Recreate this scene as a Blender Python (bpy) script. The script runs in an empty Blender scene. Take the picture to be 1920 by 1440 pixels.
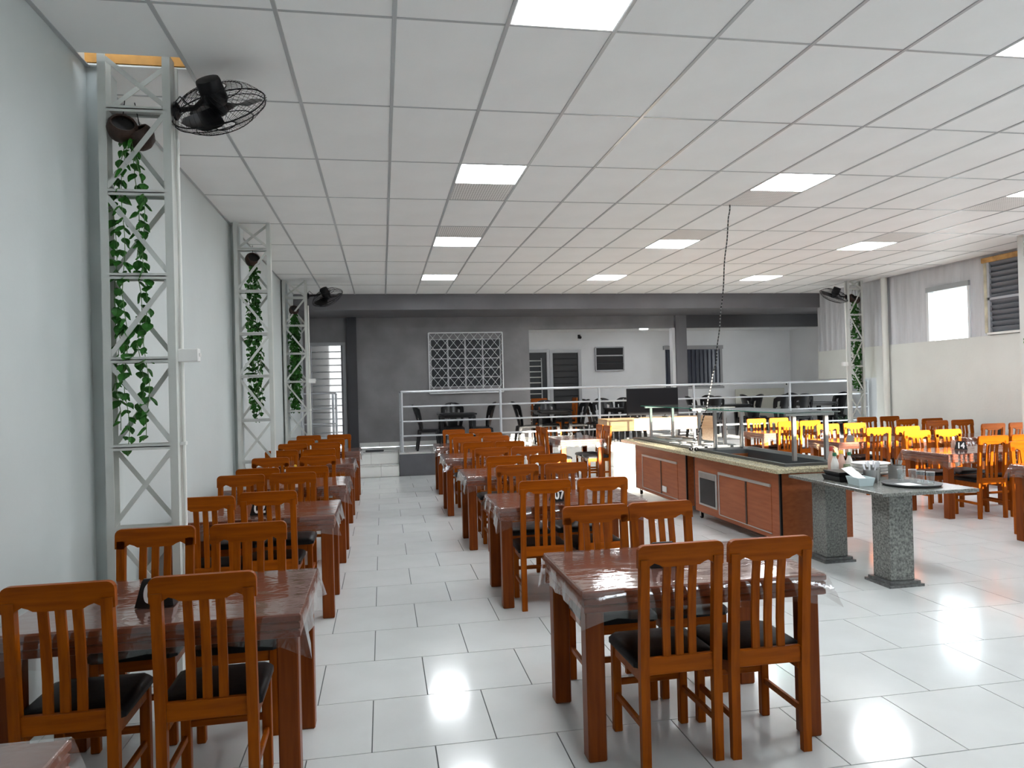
import bpy, bmesh, math, random
from mathutils import Vector, Matrix

# ------------------------------------------------------------------ camera, world, sun, exposure
SC = bpy.context.scene
COL = SC.collection
CAM_H, FPX, YAW, PITCH, ROLL = 1.707, 1363.4, .1766, .0074, -.0255
_w = Vector((math.sin(YAW) * math.cos(PITCH), math.cos(YAW) * math.cos(PITCH), math.sin(PITCH)))
_r0 = Vector((math.cos(YAW), -math.sin(YAW), 0))
_u0 = _r0.cross(_w)
CR = math.cos(ROLL) * _r0 + math.sin(ROLL) * _u0
CU = -math.sin(ROLL) * _r0 + math.cos(ROLL) * _u0
CW = _w
cam = bpy.data.cameras.new('camera')
cam.sensor_width = 36
cam.lens = FPX / 1920 * 36
cam.clip_start = .05
camo = bpy.data.objects.new('camera', cam)
COL.objects.link(camo)
m = Matrix((CR, CU, -CW)).transposed().to_4x4()
m.translation = (0, 0, CAM_H)
camo.matrix_world = m
SC.camera = camo

wd = bpy.data.worlds.new('sky')
SC.world = wd
wd.use_nodes = True
bg = wd.node_tree.nodes['Background']
bg.inputs[0].default_value = (.86, .93, 1, 1)
bg.inputs[1].default_value = 9.0

sun = bpy.data.lights.new('sun', 'SUN')
sun.energy = 62
sun.angle = math.radians(.6)
sun.color = (1, .93, .8)
suno = bpy.data.objects.new('sun', sun)
COL.objects.link(suno)
SUN_T = .142
suno.rotation_euler = Vector((0.0, 1, -SUN_T)).to_track_quat('-Z', 'Y').to_euler()
suno.location = (5, -12, 8)

SC.view_settings.view_transform = 'Standard'
SC.view_settings.look = 'None'
SC.view_settings.exposure = 0.27
SC.view_settings.gamma = 1
SC.view_settings.use_curve_mapping = False
PANEL_E = 33.0
SC.cycles.max_bounces = 10
SC.cycles.diffuse_bounces = 5
SC.cycles.glossy_bounces = 4
SC.cycles.transparent_max_bounces = 16
SC.cycles.sample_clamp_indirect = 8
SC.cycles.caustics_reflective = False
SC.cycles.caustics_refractive = False


def proj(x, y, z):
    p = Vector((x, y, z - CAM_H))
    d = p.dot(CW)
    if d < .2:
        return None
    return 960 + FPX * p.dot(CR) / d, 720 - FPX * p.dot(CU) / d, d


# ------------------------------------------------------------------ materials
MATS = {}


def mat(name, col, rough=.5, metal=0.0, spec=.5, var=0.0, vscale=6.0, bump=0.0, bscale=40.0,
        stretch=(1, 1, 1), col2=None, emit=None, es=0.0, coat=0.0):
    if name in MATS:
        return MATS[name]
    M = bpy.data.materials.new(name)
    M.use_nodes = True
    nt = M.node_tree
    b = nt.nodes['Principled BSDF']
    b.inputs['Base Color'].default_value = (*col, 1)
    b.inputs['Roughness'].default_value = rough
    b.inputs['Metallic'].default_value = metal
    b.inputs['Specular IOR Level'].default_value = spec
    b.inputs['Coat Weight'].default_value = coat
    b.inputs['Coat Roughness'].default_value = .08
    if emit:
        b.inputs['Emission Color'].default_value = (*emit, 1)
        b.inputs['Emission Strength'].default_value = es
    if var or bump or col2:
        tc = nt.nodes.new('ShaderNodeTexCoord')
        mp = nt.nodes.new('ShaderNodeMapping')
        mp.inputs['Scale'].default_value = stretch
        nt.links.new(tc.outputs['Object'], mp.inputs[0])
    if var or col2:
        n = nt.nodes.new('ShaderNodeTexNoise')
        n.inputs['Scale'].default_value = vscale
        n.inputs['Detail'].default_value = 5
        nt.links.new(mp.outputs[0], n.inputs[0])
        r = nt.nodes.new('ShaderNodeValToRGB')
        r.color_ramp.elements[0].position = .32
        r.color_ramp.elements[1].position = .68
        c2 = col2 if col2 else tuple(max(0, c * (1 - var)) for c in col)
        c1 = col if col2 else tuple(min(1, c * (1 + var * .4)) for c in col)
        r.color_ramp.elements[0].color = (*c2, 1)
        r.color_ramp.elements[1].color = (*c1, 1)
        nt.links.new(n.outputs[0], r.inputs[0])
        nt.links.new(r.outputs[0], b.inputs['Base Color'])
    if bump:
        n2 = nt.nodes.new('ShaderNodeTexNoise')
        n2.inputs['Scale'].default_value = bscale
        n2.inputs['Detail'].default_value = 3
        nt.links.new(mp.outputs[0], n2.inputs[0])
        bp = nt.nodes.new('ShaderNodeBump')
        bp.inputs['Strength'].default_value = bump
        bp.inputs['Distance'].default_value = .02
        nt.links.new(n2.outputs[0], bp.inputs['Height'])
        nt.links.new(bp.outputs[0], b.inputs['Normal'])
    MATS[name] = M
    return M


def thin_clear(name, tint, refl, rough, bump=0.0, bscale=14.0, stretch=(1, 1, 1), milk=0.0):
    """thin clear film or pane: transparent with a mirror-like gloss and a little milkiness"""
    M = bpy.data.materials.new(name)
    M.use_nodes = True
    nt = M.node_tree
    nt.nodes.clear()
    out = nt.nodes.new('ShaderNodeOutputMaterial')
    tr = nt.nodes.new('ShaderNodeBsdfTransparent')
    tr.inputs[0].default_value = (*tint, 1)
    gl = nt.nodes.new('ShaderNodeBsdfGlossy')
    gl.inputs['Roughness'].default_value = rough
    gl.inputs['Color'].default_value = (1, 1, 1, 1)
    fr = nt.nodes.new('ShaderNodeLayerWeight')
    fr.inputs['Blend'].default_value = .5
    pw_ = nt.nodes.new('ShaderNodeMath')
    pw_.operation = 'POWER'
    pw_.inputs[1].default_value = 4
    ma = nt.nodes.new('ShaderNodeMath')
    ma.operation = 'MULTIPLY_ADD'
    ma.inputs[1].default_value = .9
    ma.inputs[2].default_value = refl
    nt.links.new(fr.outputs['Facing'], pw_.inputs[0])
    nt.links.new(pw_.outputs[0], ma.inputs[0])
    mx = nt.nodes.new('ShaderNodeMixShader')
    base = tr.outputs[0]
    if milk:
        df = nt.nodes.new('ShaderNodeBsdfDiffuse')
        df.inputs[0].default_value = (.85, .87, .88, 1)
        m2 = nt.nodes.new('ShaderNodeMixShader')
        m2.inputs[0].default_value = milk
        nt.links.new(tr.outputs[0], m2.inputs[1])
        nt.links.new(df.outputs[0], m2.inputs[2])
        base = m2.outputs[0]
    nt.links.new(ma.outputs[0], mx.inputs[0])
    nt.links.new(base, mx.inputs[1])
    nt.links.new(gl.outputs[0], mx.inputs[2])
    nt.links.new(mx.outputs[0], out.inputs[0])
    if bump:
        tc = nt.nodes.new('ShaderNodeTexCoord')
        mp = nt.nodes.new('ShaderNodeMapping')
        mp.inputs['Scale'].default_value = stretch
        nt.links.new(tc.outputs['Object'], mp.inputs[0])
        n = nt.nodes.new('ShaderNodeTexNoise')
        n.inputs['Scale'].default_value = bscale
        n.inputs['Detail'].default_value = 3
        n.inputs['Distortion'].default_value = 1.2
        nt.links.new(mp.outputs[0], n.inputs[0])
        bp = nt.nodes.new('ShaderNodeBump')
        bp.inputs['Strength'].default_value = bump
        bp.inputs['Distance'].default_value = .02
        nt.links.new(n.outputs[0], bp.inputs['Height'])
        nt.links.new(bp.outputs[0], gl.inputs['Normal'])
        nt.links.new(bp.outputs[0], fr.inputs['Normal'])
    MATS[name] = M
    return M


WALL = mat('painted_wall', (.57, .61, .605), .55, var=.05, vscale=1.2, bump=.06, bscale=18)
WALLR = mat('painted_plaster', (.70, .715, .68), .6, var=.06, vscale=1.4, bump=.08, bscale=22)
SHEET = mat('metal_sheet', (.60, .61, .635), .5, spec=.3, var=.10, vscale=2.2, stretch=(1, 2.5, .35))
GREYW = mat('grey_wall', (.22, .212, .222), .5, var=.22, vscale=1.6, bump=.15, bscale=9)
GREYB = mat('grey_beam', (.15, .146, .158), .42, var=.15, vscale=1.4, bump=.1, bscale=9)
GREYD = mat('dark_grey_paint', (.035, .034, .040), .45, var=.15, vscale=3)
INWALL = mat('inner_white_wall', (.74, .75, .77), .6, var=.06, vscale=1.2)
TILE = mat('porcelain_tile', (.66, .68, .675), .125, spec=.7, var=.045, vscale=3.0, bump=.012, bscale=7)
TILE2 = mat('porcelain_tile_plain', (.74, .74, .72), .18, spec=.5, var=.05, vscale=3)
GROUT = mat('grout', (.09, .10, .10), .8)
CEIL = mat('ceiling_tile', (.92, .92, .915), .6, var=.03, vscale=2)
TBAR = mat('ceiling_bar', (.44, .45, .46), .28, spec=.6)
TRUSS = mat('truss_paint', (.60, .615, .585), .35, spec=.5, var=.06, vscale=5)
WOODV = mat('chair_wood_vertical', (.32, .072, .001), .38, spec=.12, col2=(.21, .042, .001), vscale=9, stretch=(5, 5, .45), coat=0)
WOODH = mat('chair_wood_horizontal', (.33, .074, .001), .38, spec=.12, col2=(.22, .044, .001), vscale=9, stretch=(.45, 5, 5), coat=0)
TABW = mat('table_wood', (.17, .038, .011), .36, spec=.2, col2=(.155, .034, .011), vscale=7, stretch=(.4, 6, 6), coat=0)
TABV = mat('table_leg_wood', (.20, .044, .005), .38, spec=.15, col2=(.135, .027, .003), vscale=7, stretch=(6, 6, .4), coat=0)
SEATM = mat('black_vinyl', (.006, .006, .007), .45, spec=.2, bump=.05, bscale=30)
BLACKP = mat('black_plastic', (.005, .005, .006), .3, spec=.3)
BLACKM = mat('black_metal', (.004, .004, .005), .42, spec=.2)
WHITEP = mat('white_plastic', (.80, .80, .78), .35)
STEEL = mat('stainless_steel', (.42, .41, .40), .32, metal=.9, var=.1, vscale=8, stretch=(1, 1, .2))
DSTEEL = mat('tray_steel', (.10, .105, .11), .35, metal=.6)
RAILM = mat('rail_silver', (.46, .475, .50), .35, spec=.4, metal=.2)
LAMW = mat('buffet_laminate', (.34, .098, .034), .4, spec=.25, col2=(.26, .068, .022), vscale=5, stretch=(3, .5, 6))
LAMG = mat('buffet_granite', (.62, .55, .36), .22, spec=.5, col2=(.20, .18, .13), vscale=55)
GRAN = mat('grey_granite', (.24, .245, .225), .22, spec=.5, col2=(.075, .078, .072), vscale=62)
GRAND = mat('grey_granite_base', (.16, .165, .16), .3, col2=(.06, .06, .06), vscale=38)
ALU = mat('aluminium', (.48, .47, .45), .35, metal=.6)
BENCHW = mat('light_wood', (.62, .42, .24), .4, col2=(.40, .21, .10), vscale=8, stretch=(.3, 3, 14))
LEAF = mat('ivy_leaf', (.028, .145, .016), .45, var=.6, vscale=5, spec=.4)
LEAFD = mat('dark_leaf', (.012, .035, .014), .45)
STEM = mat('ivy_stem', (.10, .22, .06), .6)
POT = mat('coconut_pot', (.035, .013, .006), .6, var=.4, vscale=25, bump=.3, bscale=50)
SOIL = mat('pot_inside', (.006, .005, .005), .6)
PVC = mat('pvc_pipe', (.74, .74, .70), .4)
DOORF = mat('door_frame_grey', (.34, .345, .36), .4, metal=.3)
DGLASS = mat('dark_glass', (.010, .012, .015), .3, spec=.25)
DOORD = mat('dark_door_panel', (.022, .023, .026), .4, spec=.25)
GRILLE = mat('white_grille', (.75, .77, .78), .4)
FOAM = mat('orange_foam_edge', (.62, .36, .13), .8, var=.4, vscale=8)
ROOFW = mat('roof_timber', (.75, .38, .10), .7, var=.3, vscale=6)
LOUV = mat('louvre_blade', (.19, .205, .235), .4, spec=.4)
WHITEI = mat('sign_white', (.85, .85, .85), .5)
CUTL = mat('cutlery_white', (.78, .78, .80), .35)
BASK = mat('basket_plastic', (.58, .70, .72), .4)
PAPER = mat('paper_sleeve', (.85, .86, .86), .7)
SHADEG = mat('green_cap', (.01, .12, .05), .4)
CAPY = mat('yellow_cap', (.75, .5, .03), .4)
CAPR = mat('red_cap', (.45, .03, .02), .4)
JARG = mat('olive_filling', (.10, .13, .03), .35)
BOTW = mat('milky_bottle', (.72, .70, .66), .35)
BOTP = mat('pink_bottle', (.62, .40, .32), .35)
PLANE = thin_clear('clear_plastic_sheet', (.955, .95, .945), .10, .07, bump=.16, bscale=5, stretch=(1, 2.2, 1), milk=.035)
GLASS = thin_clear('thin_glass', (.95, .97, .97), .06, .02, milk=.03)
GLASSG = thin_clear('green_edge_glass', (.55, .66, .63), .05, .04, milk=.04)
FROST = None


def frost():
    M = bpy.data.materials.new('ribbed_frosted_glass')
    M.use_nodes = True
    nt = M.node_tree
    nt.nodes.clear()
    out = nt.nodes.new('ShaderNodeOutputMaterial')
    t = nt.nodes.new('ShaderNodeBsdfTranslucent')
    t.inputs[0].default_value = (.30, .29, .28, 1)
    tr = nt.nodes.new('ShaderNodeBsdfTransparent')
    tr.inputs[0].default_value = (.50, .49, .475, 1)
    mx = nt.nodes.new('ShaderNodeMixShader')
    mx.inputs[0].default_value = .6
    gl = nt.nodes.new('ShaderNodeBsdfGlossy')
    gl.inputs['Roughness'].default_value = .2
    m2 = nt.nodes.new('ShaderNodeMixShader')
    m2.inputs[0].default_value = .06
    nt.links.new(t.outputs[0], mx.inputs[1])
    nt.links.new(tr.outputs[0], mx.inputs[2])
    nt.links.new(mx.outputs[0], m2.inputs[1])
    nt.links.new(gl.outputs[0], m2.inputs[2])
    nt.links.new(m2.outputs[0], out.inputs[0])
    return M


FROST = frost()


def vent_material():
    M = bpy.data.materials.new('perforated_panel')
    M.use_nodes = True
    nt = M.node_tree
    b = nt.nodes['Principled BSDF']
    b.inputs['Roughness'].default_value = .5
    tc = nt.nodes.new('ShaderNodeTexCoord')
    br = nt.nodes.new('ShaderNodeTexVoronoi')
    br.inputs['Scale'].default_value = 38
    br.inputs['Randomness'].default_value = 0
    nt.links.new(tc.outputs['Object'], br.inputs['Vector'])
    r = nt.nodes.new('ShaderNodeValToRGB')
    r.color_ramp.elements[0].position = .28
    r.color_ramp.elements[0].color = (.42, .40, .38, 1)
    r.color_ramp.elements[1].position = .36
    r.color_ramp.elements[1].color = (.82, .80, .78, 1)
    nt.links.new(br.outputs['Distance'], r.inputs[0])
    nt.links.new(r.outputs[0], b.inputs['Base Color'])
    return M


VENT = vent_material()


def cord_material():
    M = bpy.data.materials.new('braided_cord')
    M.use_nodes = True
    nt = M.node_tree
    b = nt.nodes['Principled BSDF']
    b.inputs['Roughness'].default_value = .6
    tc = nt.nodes.new('ShaderNodeTexCoord')
    w = nt.nodes.new('ShaderNodeTexWave')
    w.bands_direction = 'Z'
    w.inputs['Scale'].default_value = 8
    nt.links.new(tc.outputs['Object'], w.inputs[0])
    r = nt.nodes.new('ShaderNodeValToRGB')
    r.color_ramp.interpolation = 'CONSTANT'
    r.color_ramp.elements[0].color = (.008, .008, .009, 1)
    r.color_ramp.elements[1].position = .88
    r.color_ramp.elements[1].color = (.38, .38, .36, 1)
    nt.links.new(w.outputs[0], r.inputs[0])
    nt.links.new(r.outputs[0], b.inputs['Base Color'])
    return M


CORD = cord_material()
PANEL = mat('led_diffuser', (.9, .9, .9), .5, emit=(.93, .97, 1.0), es=PANEL_E)
DLIGHT = mat('downlight_diffuser', (.9, .9, .9), .5, emit=(.95, .97, 1.0), es=22)


# ------------------------------------------------------------------ mesh building
class MB:
    def __init__(s):
        s.v = []
        s.f = []

    def add(s, vs, fs):
        o = len(s.v)
        s.v += [tuple(v) for v in vs]
        s.f += [tuple(i + o for i in f) for f in fs]
        return s

    def box(s, x0, x1, y0, y1, z0, z1):
        vs = [(x0, y0, z0), (x1, y0, z0), (x1, y1, z0), (x0, y1, z0), (x0, y0, z1), (x1, y0, z1), (x1, y1, z1), (x0, y1, z1)]
        return s.add(vs, [(0, 3, 2, 1), (4, 5, 6, 7), (0, 1, 5, 4), (1, 2, 6, 5), (2, 3, 7, 6), (3, 0, 4, 7)])

    def rbox(s, x0, x1, y0, y1, z0, z1, b):
        """box with all edges chamfered"""
        vs, idx = [], {}
        X, Y, Z = (x0, x1), (y0, y1), (z0, z1)
        sg = (1, -1)
        for i in (0, 1):
            for j in (0, 1):
                for k in (0, 1):
                    for a in range(3):
                        p = [X[i] + sg[i] * b, Y[j] + sg[j] * b, Z[k] + sg[k] * b]
                        p[a] = (X[i], Y[j], Z[k])[a]
                        idx[i, j, k, a] = len(vs)
                        vs.append(tuple(p))
        F = []
        for a in range(3):
            for q in (0, 1):
                o = [x for x in range(3) if x != a]
                ring = []
                for (p, r) in ((0, 0), (1, 0), (1, 1), (0, 1)):
                    t = [0, 0, 0]
                    t[a], t[o[0]], t[o[1]] = q, p, r
                    ring.append(idx[t[0], t[1], t[2], a])
                flip = (q == 0) != (a == 1)
                F.append(tuple(ring[::-1]) if flip else tuple(ring))
        for a in range(3):
            o = [x for x in range(3) if x != a]
            for p in (0, 1):
                for r in (0, 1):
                    e = []
                    for q in (0, 1):
                        t = [0, 0, 0]
                        t[a], t[o[0]], t[o[1]] = q, p, r
                        e.append((idx[t[0], t[1], t[2], o[0]], idx[t[0], t[1], t[2], o[1]]))
                    F.append((e[0][0], e[0][1], e[1][1], e[1][0]))
        for i in (0, 1):
            for j in (0, 1):
                for k in (0, 1):
                    F.append((idx[i, j, k, 0], idx[i, j, k, 1], idx[i, j, k, 2]))
        return s.add(vs, F)

    def bar(s, a, b, w, d, up=(0, 1, 0)):
        """rectangular bar from a to b; d along 'up', w across"""
        a, b, up = Vector(a), Vector(b), Vector(up)
        t = (b - a).normalized()
        n = t.cross(up).normalized()
        u = n.cross(t).normalized()
        vs = []
        for p in (a, b):
            for (i, j) in ((-1, -1), (1, -1), (1, 1), (-1, 1)):
                vs.append(p + n * (w / 2 * i) + u * (d / 2 * j))
        return s.add(vs, [(3, 2, 1, 0), (4, 5, 6, 7), (0, 1, 5, 4), (1, 2, 6, 5), (2, 3, 7, 6), (3, 0, 4, 7)])

    def tube(s, pts, r, n=6, closed=False):
        P = [Vector(p) for p in pts]
        N = len(P)
        rs = r if isinstance(r, (list, tuple)) else [r] * N
        vs = []
        up = Vector((0, 0, 1))
        for i in range(N):
            a = P[i - 1] if (i > 0 or closed) else P[i]
            b = P[(i + 1) % N] if (i < N - 1 or closed) else P[i]
            t = (b - a)
            t = t.normalized() if t.length > 1e-9 else Vector((0, 0, 1))
            q = up if abs(t.dot(up)) < .95 else Vector((1, 0, 0))
            x = t.cross(q).normalized()
            y = x.cross(t)
            for k in range(n):
                an = 2 * math.pi * k / n
                vs.append(P[i] + (x * math.cos(an) + y * math.sin(an)) * rs[i])
        F = []
        for i in range(N if closed else N - 1):
            for k in range(n):
                a, b = i * n + k, i * n + (k + 1) % n
                c, d = ((i + 1) % N) * n + (k + 1) % n, ((i + 1) % N) * n + k
                F.append((a, b, c, d))
        if not closed:
            F.append(tuple(range(n - 1, -1, -1)))
            F.append(tuple((N - 1) * n + k for k in range(n)))
        return s.add(vs, F)

    def lathe(s, prof, n=16, c=(0, 0, 0), cap0=True, cap1=True):
        vs = []
        for (r, z) in prof:
            for k in range(n):
                a = 2 * math.pi * k / n
                vs.append((c[0] + r * math.cos(a), c[1] + r * math.sin(a), c[2] + z))
        F = []
        for i in range(len(prof) - 1):
            for k in range(n):
                F.append((i * n + k, i * n + (k + 1) % n, (i + 1) * n + (k + 1) % n, (i + 1) * n + k))
        if cap0:
            F.append(tuple(range(n - 1, -1, -1)))
        if cap1:
            F.append(tuple((len(prof) - 1) * n + k for k in range(n)))
        return s.add(vs, F)

    def prism(s, poly, y0, y1):
        """polygon in xz extruded along y"""
        n = len(poly)
        vs = [(x, y0, z) for x, z in poly] + [(x, y1, z) for x, z in poly]
        F = [tuple(range(n)), tuple(range(2 * n - 1, n - 1, -1))]
        for i in range(n):
            j = (i + 1) % n
            F.append((i, i + n, j + n, j))
        return s.add(vs, F)

    def loft(s, rings, cap0=True, cap1=True):
        n = len(rings[0])
        vs = [p for r in rings for p in r]
        F = []
        for i in range(len(rings) - 1):
            for k in range(n):
                F.append((i * n + k, i * n + (k + 1) % n, (i + 1) * n + (k + 1) % n, (i + 1) * n + k))
        if cap0:
            F.append(tuple(range(n - 1, -1, -1)))
        if cap1:
            F.append(tuple((len(rings) - 1) * n + k for k in range(n)))
        return s.add(vs, F)

    def xf(s, M):
        s.v = [tuple(M @ Vector(v)) for v in s.v]
        return s

    def mesh(s, name, smooth=False):
        me = bpy.data.meshes.new(name)
        me.from_pydata(s.v, [], s.f)
        me.validate()
        bm = bmesh.new()
        bm.from_mesh(me)
        bmesh.ops.recalc_face_normals(bm, faces=bm.faces)
        bm.to_mesh(me)
        bm.free()
        if smooth:
            me.polygons.foreach_set('use_smooth', [True] * len(me.polygons))
            try:
                me.set_sharp_from_angle(angle=math.radians(40))
            except Exception:
                pass
        return me


def B(*a):
    return MB().box(*a)


def RB(*a):
    return MB().rbox(*a)


def obj(name, me, material, parent=None, loc=(0, 0, 0), rot=None, label=None, kind=None, smooth=False):
    if isinstance(me, MB):
        me = me.mesh(name, smooth)
    o = bpy.data.objects.new(name, me)
    if material is not None and len(me.materials) == 0:
        me.materials.append(material)
    COL.objects.link(o)
    o.location = loc
    if rot:
        o.rotation_euler = rot
    if parent:
        o.parent = parent
    if label:
        o['label'] = label
    if kind:
        o['kind'] = kind
    return o


def tag(o, label, cat, group=None):
    o['label'] = label
    o['category'] = cat
    if group:
        o['group'] = group
    return o


def thing(name, label, cat, loc=(0, 0, 0), rotz=0, group=None):
    o = bpy.data.objects.new(name, None)
    o.empty_display_size = .1
    COL.objects.link(o)
    o.location = loc
    o.rotation_euler = (0, 0, rotz)
    return tag(o, label, cat, group)


def struct(name, me, material, label=None, loc=(0, 0, 0)):
    o = obj(name, me, material, None, loc)
    o['kind'] = 'structure'
    if label:
        o['label'] = label
    return o


class Proto:
    """one thing's parts: list of (name, mesh, loc, rot, parent index, label, kind)"""

    def __init__(s):
        s.p = []

    def part(s, name, me, material, loc=(0, 0, 0), rot=None, parent=None, label=None, kind=None, smooth=False):
        if isinstance(me, MB):
            me = me.mesh(name, smooth)
        if len(me.materials) == 0:
            me.materials.append(material)
        s.p.append((name, me, loc, rot, parent, label, kind))
        return len(s.p) - 1

    def put(s, name, label, cat, loc, rotz=0, group=None):
        t = thing(name, label, cat, loc, rotz, group)
        made = []
        for (n, me, l, r, par, lb, kd) in s.p:
            made.append(obj(n, me, None, made[par] if par is not None else t, l, r, lb, kd))
        return t


ORD = ['first', 'second', 'third', 'fourth', 'fifth', 'sixth', 'seventh', 'eighth', 'ninth']
RNG = random.Random(7)

# ------------------------------------------------------------------ room measures
XL, XR, XS = -1.74, 10.0, 11.1       # left wall, right wall, stage side wall
YB, YR, YF = -2.5, 13.4, 16.9        # wall behind camera, end of right wall, grey wall
ZC, ZS = 3.751, .47                  # ceiling, stage floor
ZROOF = 4.3

# floor --------------------------------------------------------------
floor = struct('floor', B(XL - .2, XS + .2, YB - .2, 19, -.08, -.006), GROUT)
FX, FY, FS = -.0894, 3.5356, .6
full = B(-FS / 2 + .003, FS / 2 - .003, -FS / 2 + .003, FS / 2 - .003, -.012, 0).mesh('floor_tile')
cands, rest = [], MB()
for rr in range(-11, 20):
    y0 = FY + FS * rr
    for k in range(-5, 21):
        x0 = FX + FS * k + (FS / 2 if rr % 2 else 0)
        a, b, c, d = max(x0, XL), min(x0 + FS, XR if y0 < YR else XS), max(y0, YB), min(y0 + FS, 14.97)
        if b - a < .05 or d - c < .05:
            continue
        whole = (b - a > FS - .001) and (d - c > FS - .001)
        p = proj((a + b) / 2, (c + d) / 2, 0)
        vis = p and -120 < p[0] < 2040 and p[1] < 1560
        if vis:
            cands.append((p[2], whole, a, b, c, d))
        else:
            rest.box(a + .002, b - .002, c + .002, d - .002, -.012, 0)
cands.sort()
for i, (dd, whole, a, b, c, d) in enumerate(cands):
    if i < 290:
        if whole:
            obj('floor_tile', full, TILE, floor, ((a + b) / 2, (c + d) / 2, 0))
        else:
            obj('floor_tile', B(-(b - a) / 2 + .002, (b - a) / 2 - .002, -(d - c) / 2 + .002, (d - c) / 2 - .002, -.012, 0), TILE, floor, ((a + b) / 2, (c + d) / 2, 0))
    else:
        rest.box(a + .002, b - .002, c + .002, d - .002, -.012, 0)
obj('floor_tile_remainder', rest, TILE, floor, kind='stuff')

# walls --------------------------------------------------------------
wl = struct('wall_left', B(XL - .2, XL, YB, 18.6, 0, ZROOF), WALL)
for y in (4.82, 9.10, 13.52, .5):
    obj('pilaster', RB(XL - .01, XL + .11, y, y + .2, 0, ZC, .006), WALL, wl)
OP = (7.8, 9.5)                        # unseen opening added in the right wall to let in fill daylight
wr = struct('wall_right', B(XR, XR + .2, OP[1], YR, 0, 2.4), WALLR)
obj('wall_section', B(XR, XR + .2, YB, OP[0], 0, 2.4), WALLR, wr)
struct('floor_bounce', B(XS + .2, 34, -40, 40, -.12, -.05), mat('yard_concrete', (.42, .41, .39), .9, var=.15, vscale=1.5), 'unseen concrete ground, added to bounce daylight in through the right opening')  # ground added outside to bounce daylight up onto the ceiling
struct('wall_return', B(XR + .2, XS + .2, YR - .12, YR, 0, ZROOF), WALLR)
ws = struct('wall_stage_side', B(XS, XS + .2, 14.5, 18.6, 0, ZROOF), INWALL)  # unseen gap left before it, added to bring daylight to the far end
obj('wall_section', B(XS, XS + .2, YR, 14.5, 3.0, ZROOF), INWALL, ws)


def corrugated(y0, y1, z0, z1, x=XR + .02, amp=.007, per=.2):
    mb = MB()
    n = max(2, int((y1 - y0) / per * 8))
    vs = []
    for i in range(n + 1):
        y = y0 + (y1 - y0) * i / n
        ph = (y % per) / per
        t = min(1, max(0, (abs(ph - .5) - .16) / .1))
        dx = -amp + 2 * amp * t
        for z in (z0, z1):
            vs.append((x + dx, y, z))
    for i in range(n + 1):
        y = y0 + (y1 - y0) * i / n
        for z in (z0, z1):
            vs.append((x + .05, y, z))
    F = []
    o = 2 * (n + 1)
    for i in range(n):
        F.append((2 * i, 2 * i + 2, 2 * i + 3, 2 * i + 1))
        F.append((o + 2 * i, o + 2 * i + 1, o + 2 * i + 3, o + 2 * i + 2))
        F.append((2 * i, o + 2 * i, o + 2 * i + 2, 2 * i + 2))
        F.append((2 * i + 1, 2 * i + 3, o + 2 * i + 3, o + 2 * i + 1))
    F.append((0, 1, o + 1, o))
    F.append((2 * n, o + 2 * n, o + 2 * n + 1, 2 * n + 1))
    return mb.add(vs, F)


W1 = (10.93, 11.93, 2.40, 3.39)      # bright open window
W2 = (8.75, 10.55, 2.44, 3.62)       # louvre window
sheet = obj('sheet_panel', corrugated(W1[1], 15.42, 2.4, ZROOF), SHEET, wr)
obj('sheet_panel', corrugated(W2[1], W1[0], 2.4, ZROOF), SHEET, wr)
obj('sheet_panel', corrugated(W1[0], W1[1], W1[3], ZROOF), SHEET, wr)
obj('sheet_panel', corrugated(W2[0], W2[1], W2[3], ZROOF), SHEET, wr)
obj('sheet_panel', corrugated(YB, W2[0], 2.4, ZROOF), SHEET, wr)
obj('hanging_partition', B(XR + .01, XR + .09, YR, 15.42, 1.76, 2.402), WALLR, wr)
obj('sill_ledge', B(XR - .004, XR + .2, OP[1], YR, 2.385, 2.402), WALLR, wr)
# open window frame
w1 = struct('window_1', B(XR - .03, XR + .12, W1[0], W1[1], W1[3] - .09, W1[3]), mat('window_head_grey', (.33, .35, .36), .5), 'grey metal frame of the bright open window')
obj('window_jamb', B(XR - .02, XR + .1, W1[1] - .05, W1[1], W1[2], W1[3] - .09), GRILLE, w1)
obj('window_jamb', B(XR - .02, XR + .1, W1[0], W1[0] + .04, W1[2], W1[3] - .09), GRILLE, w1)
obj('window_pane', B(XR + .06, XR + .064, W1[0] + .04, W1[1] - .05, W1[2], W1[3] - .09), GLASS, w1)
# louvre window
w2 = struct('window_2', B(XR + .12, XR + .14, W2[0] - .2, W2[1] + .35, W2[2] - .1, W2[3] + .1), mat('louvre_back', (.02, .022, .03), .4), 'dark louvre window high on the right wall')
obj('foam_lintel', RB(XR - .035, XR + .05, W2[0], W2[1] + .10, W2[3], W2[3] + .085, .01), FOAM, w2)
obj('foam_jamb', RB(XR - .03, XR + .05, W2[1], W2[1] + .06, W2[2], W2[3], .01), mat('foam_pale', (.60, .56, .42), .8, var=.3), w2)
obj('window_sill', RB(XR - .05, XR + .1, W2[0], W2[1], W2[2] - .03, W2[2] + .01, .005), WHITEP, w2)
for yy in (W2[1] - .02, 9.92, 9.3, W2[0] + .02):
    obj('mullion', B(XR - .015, XR + .03, yy - .022, yy + .022, W2[2], W2[3]), mat('mullion_grey', (.42, .44, .47), .4), w2)
obj('transom', B(XR - .015, XR + .03, W2[0], W2[1], 2.99, 3.03), MATS['mullion_grey'], w2)
blade = MB().bar((0, 0, 0), (0, .62, 0), .10, .008, up=(.75, 0, .66)).mesh('louvre_blade')
for y0 in (9.92, 9.30, 8.74):
    for i in range(13):
        z = W2[2] + .06 + i * .09
        obj('louvre_blade', blade, LOUV, w2, (XR + .035, y0, z))

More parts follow.
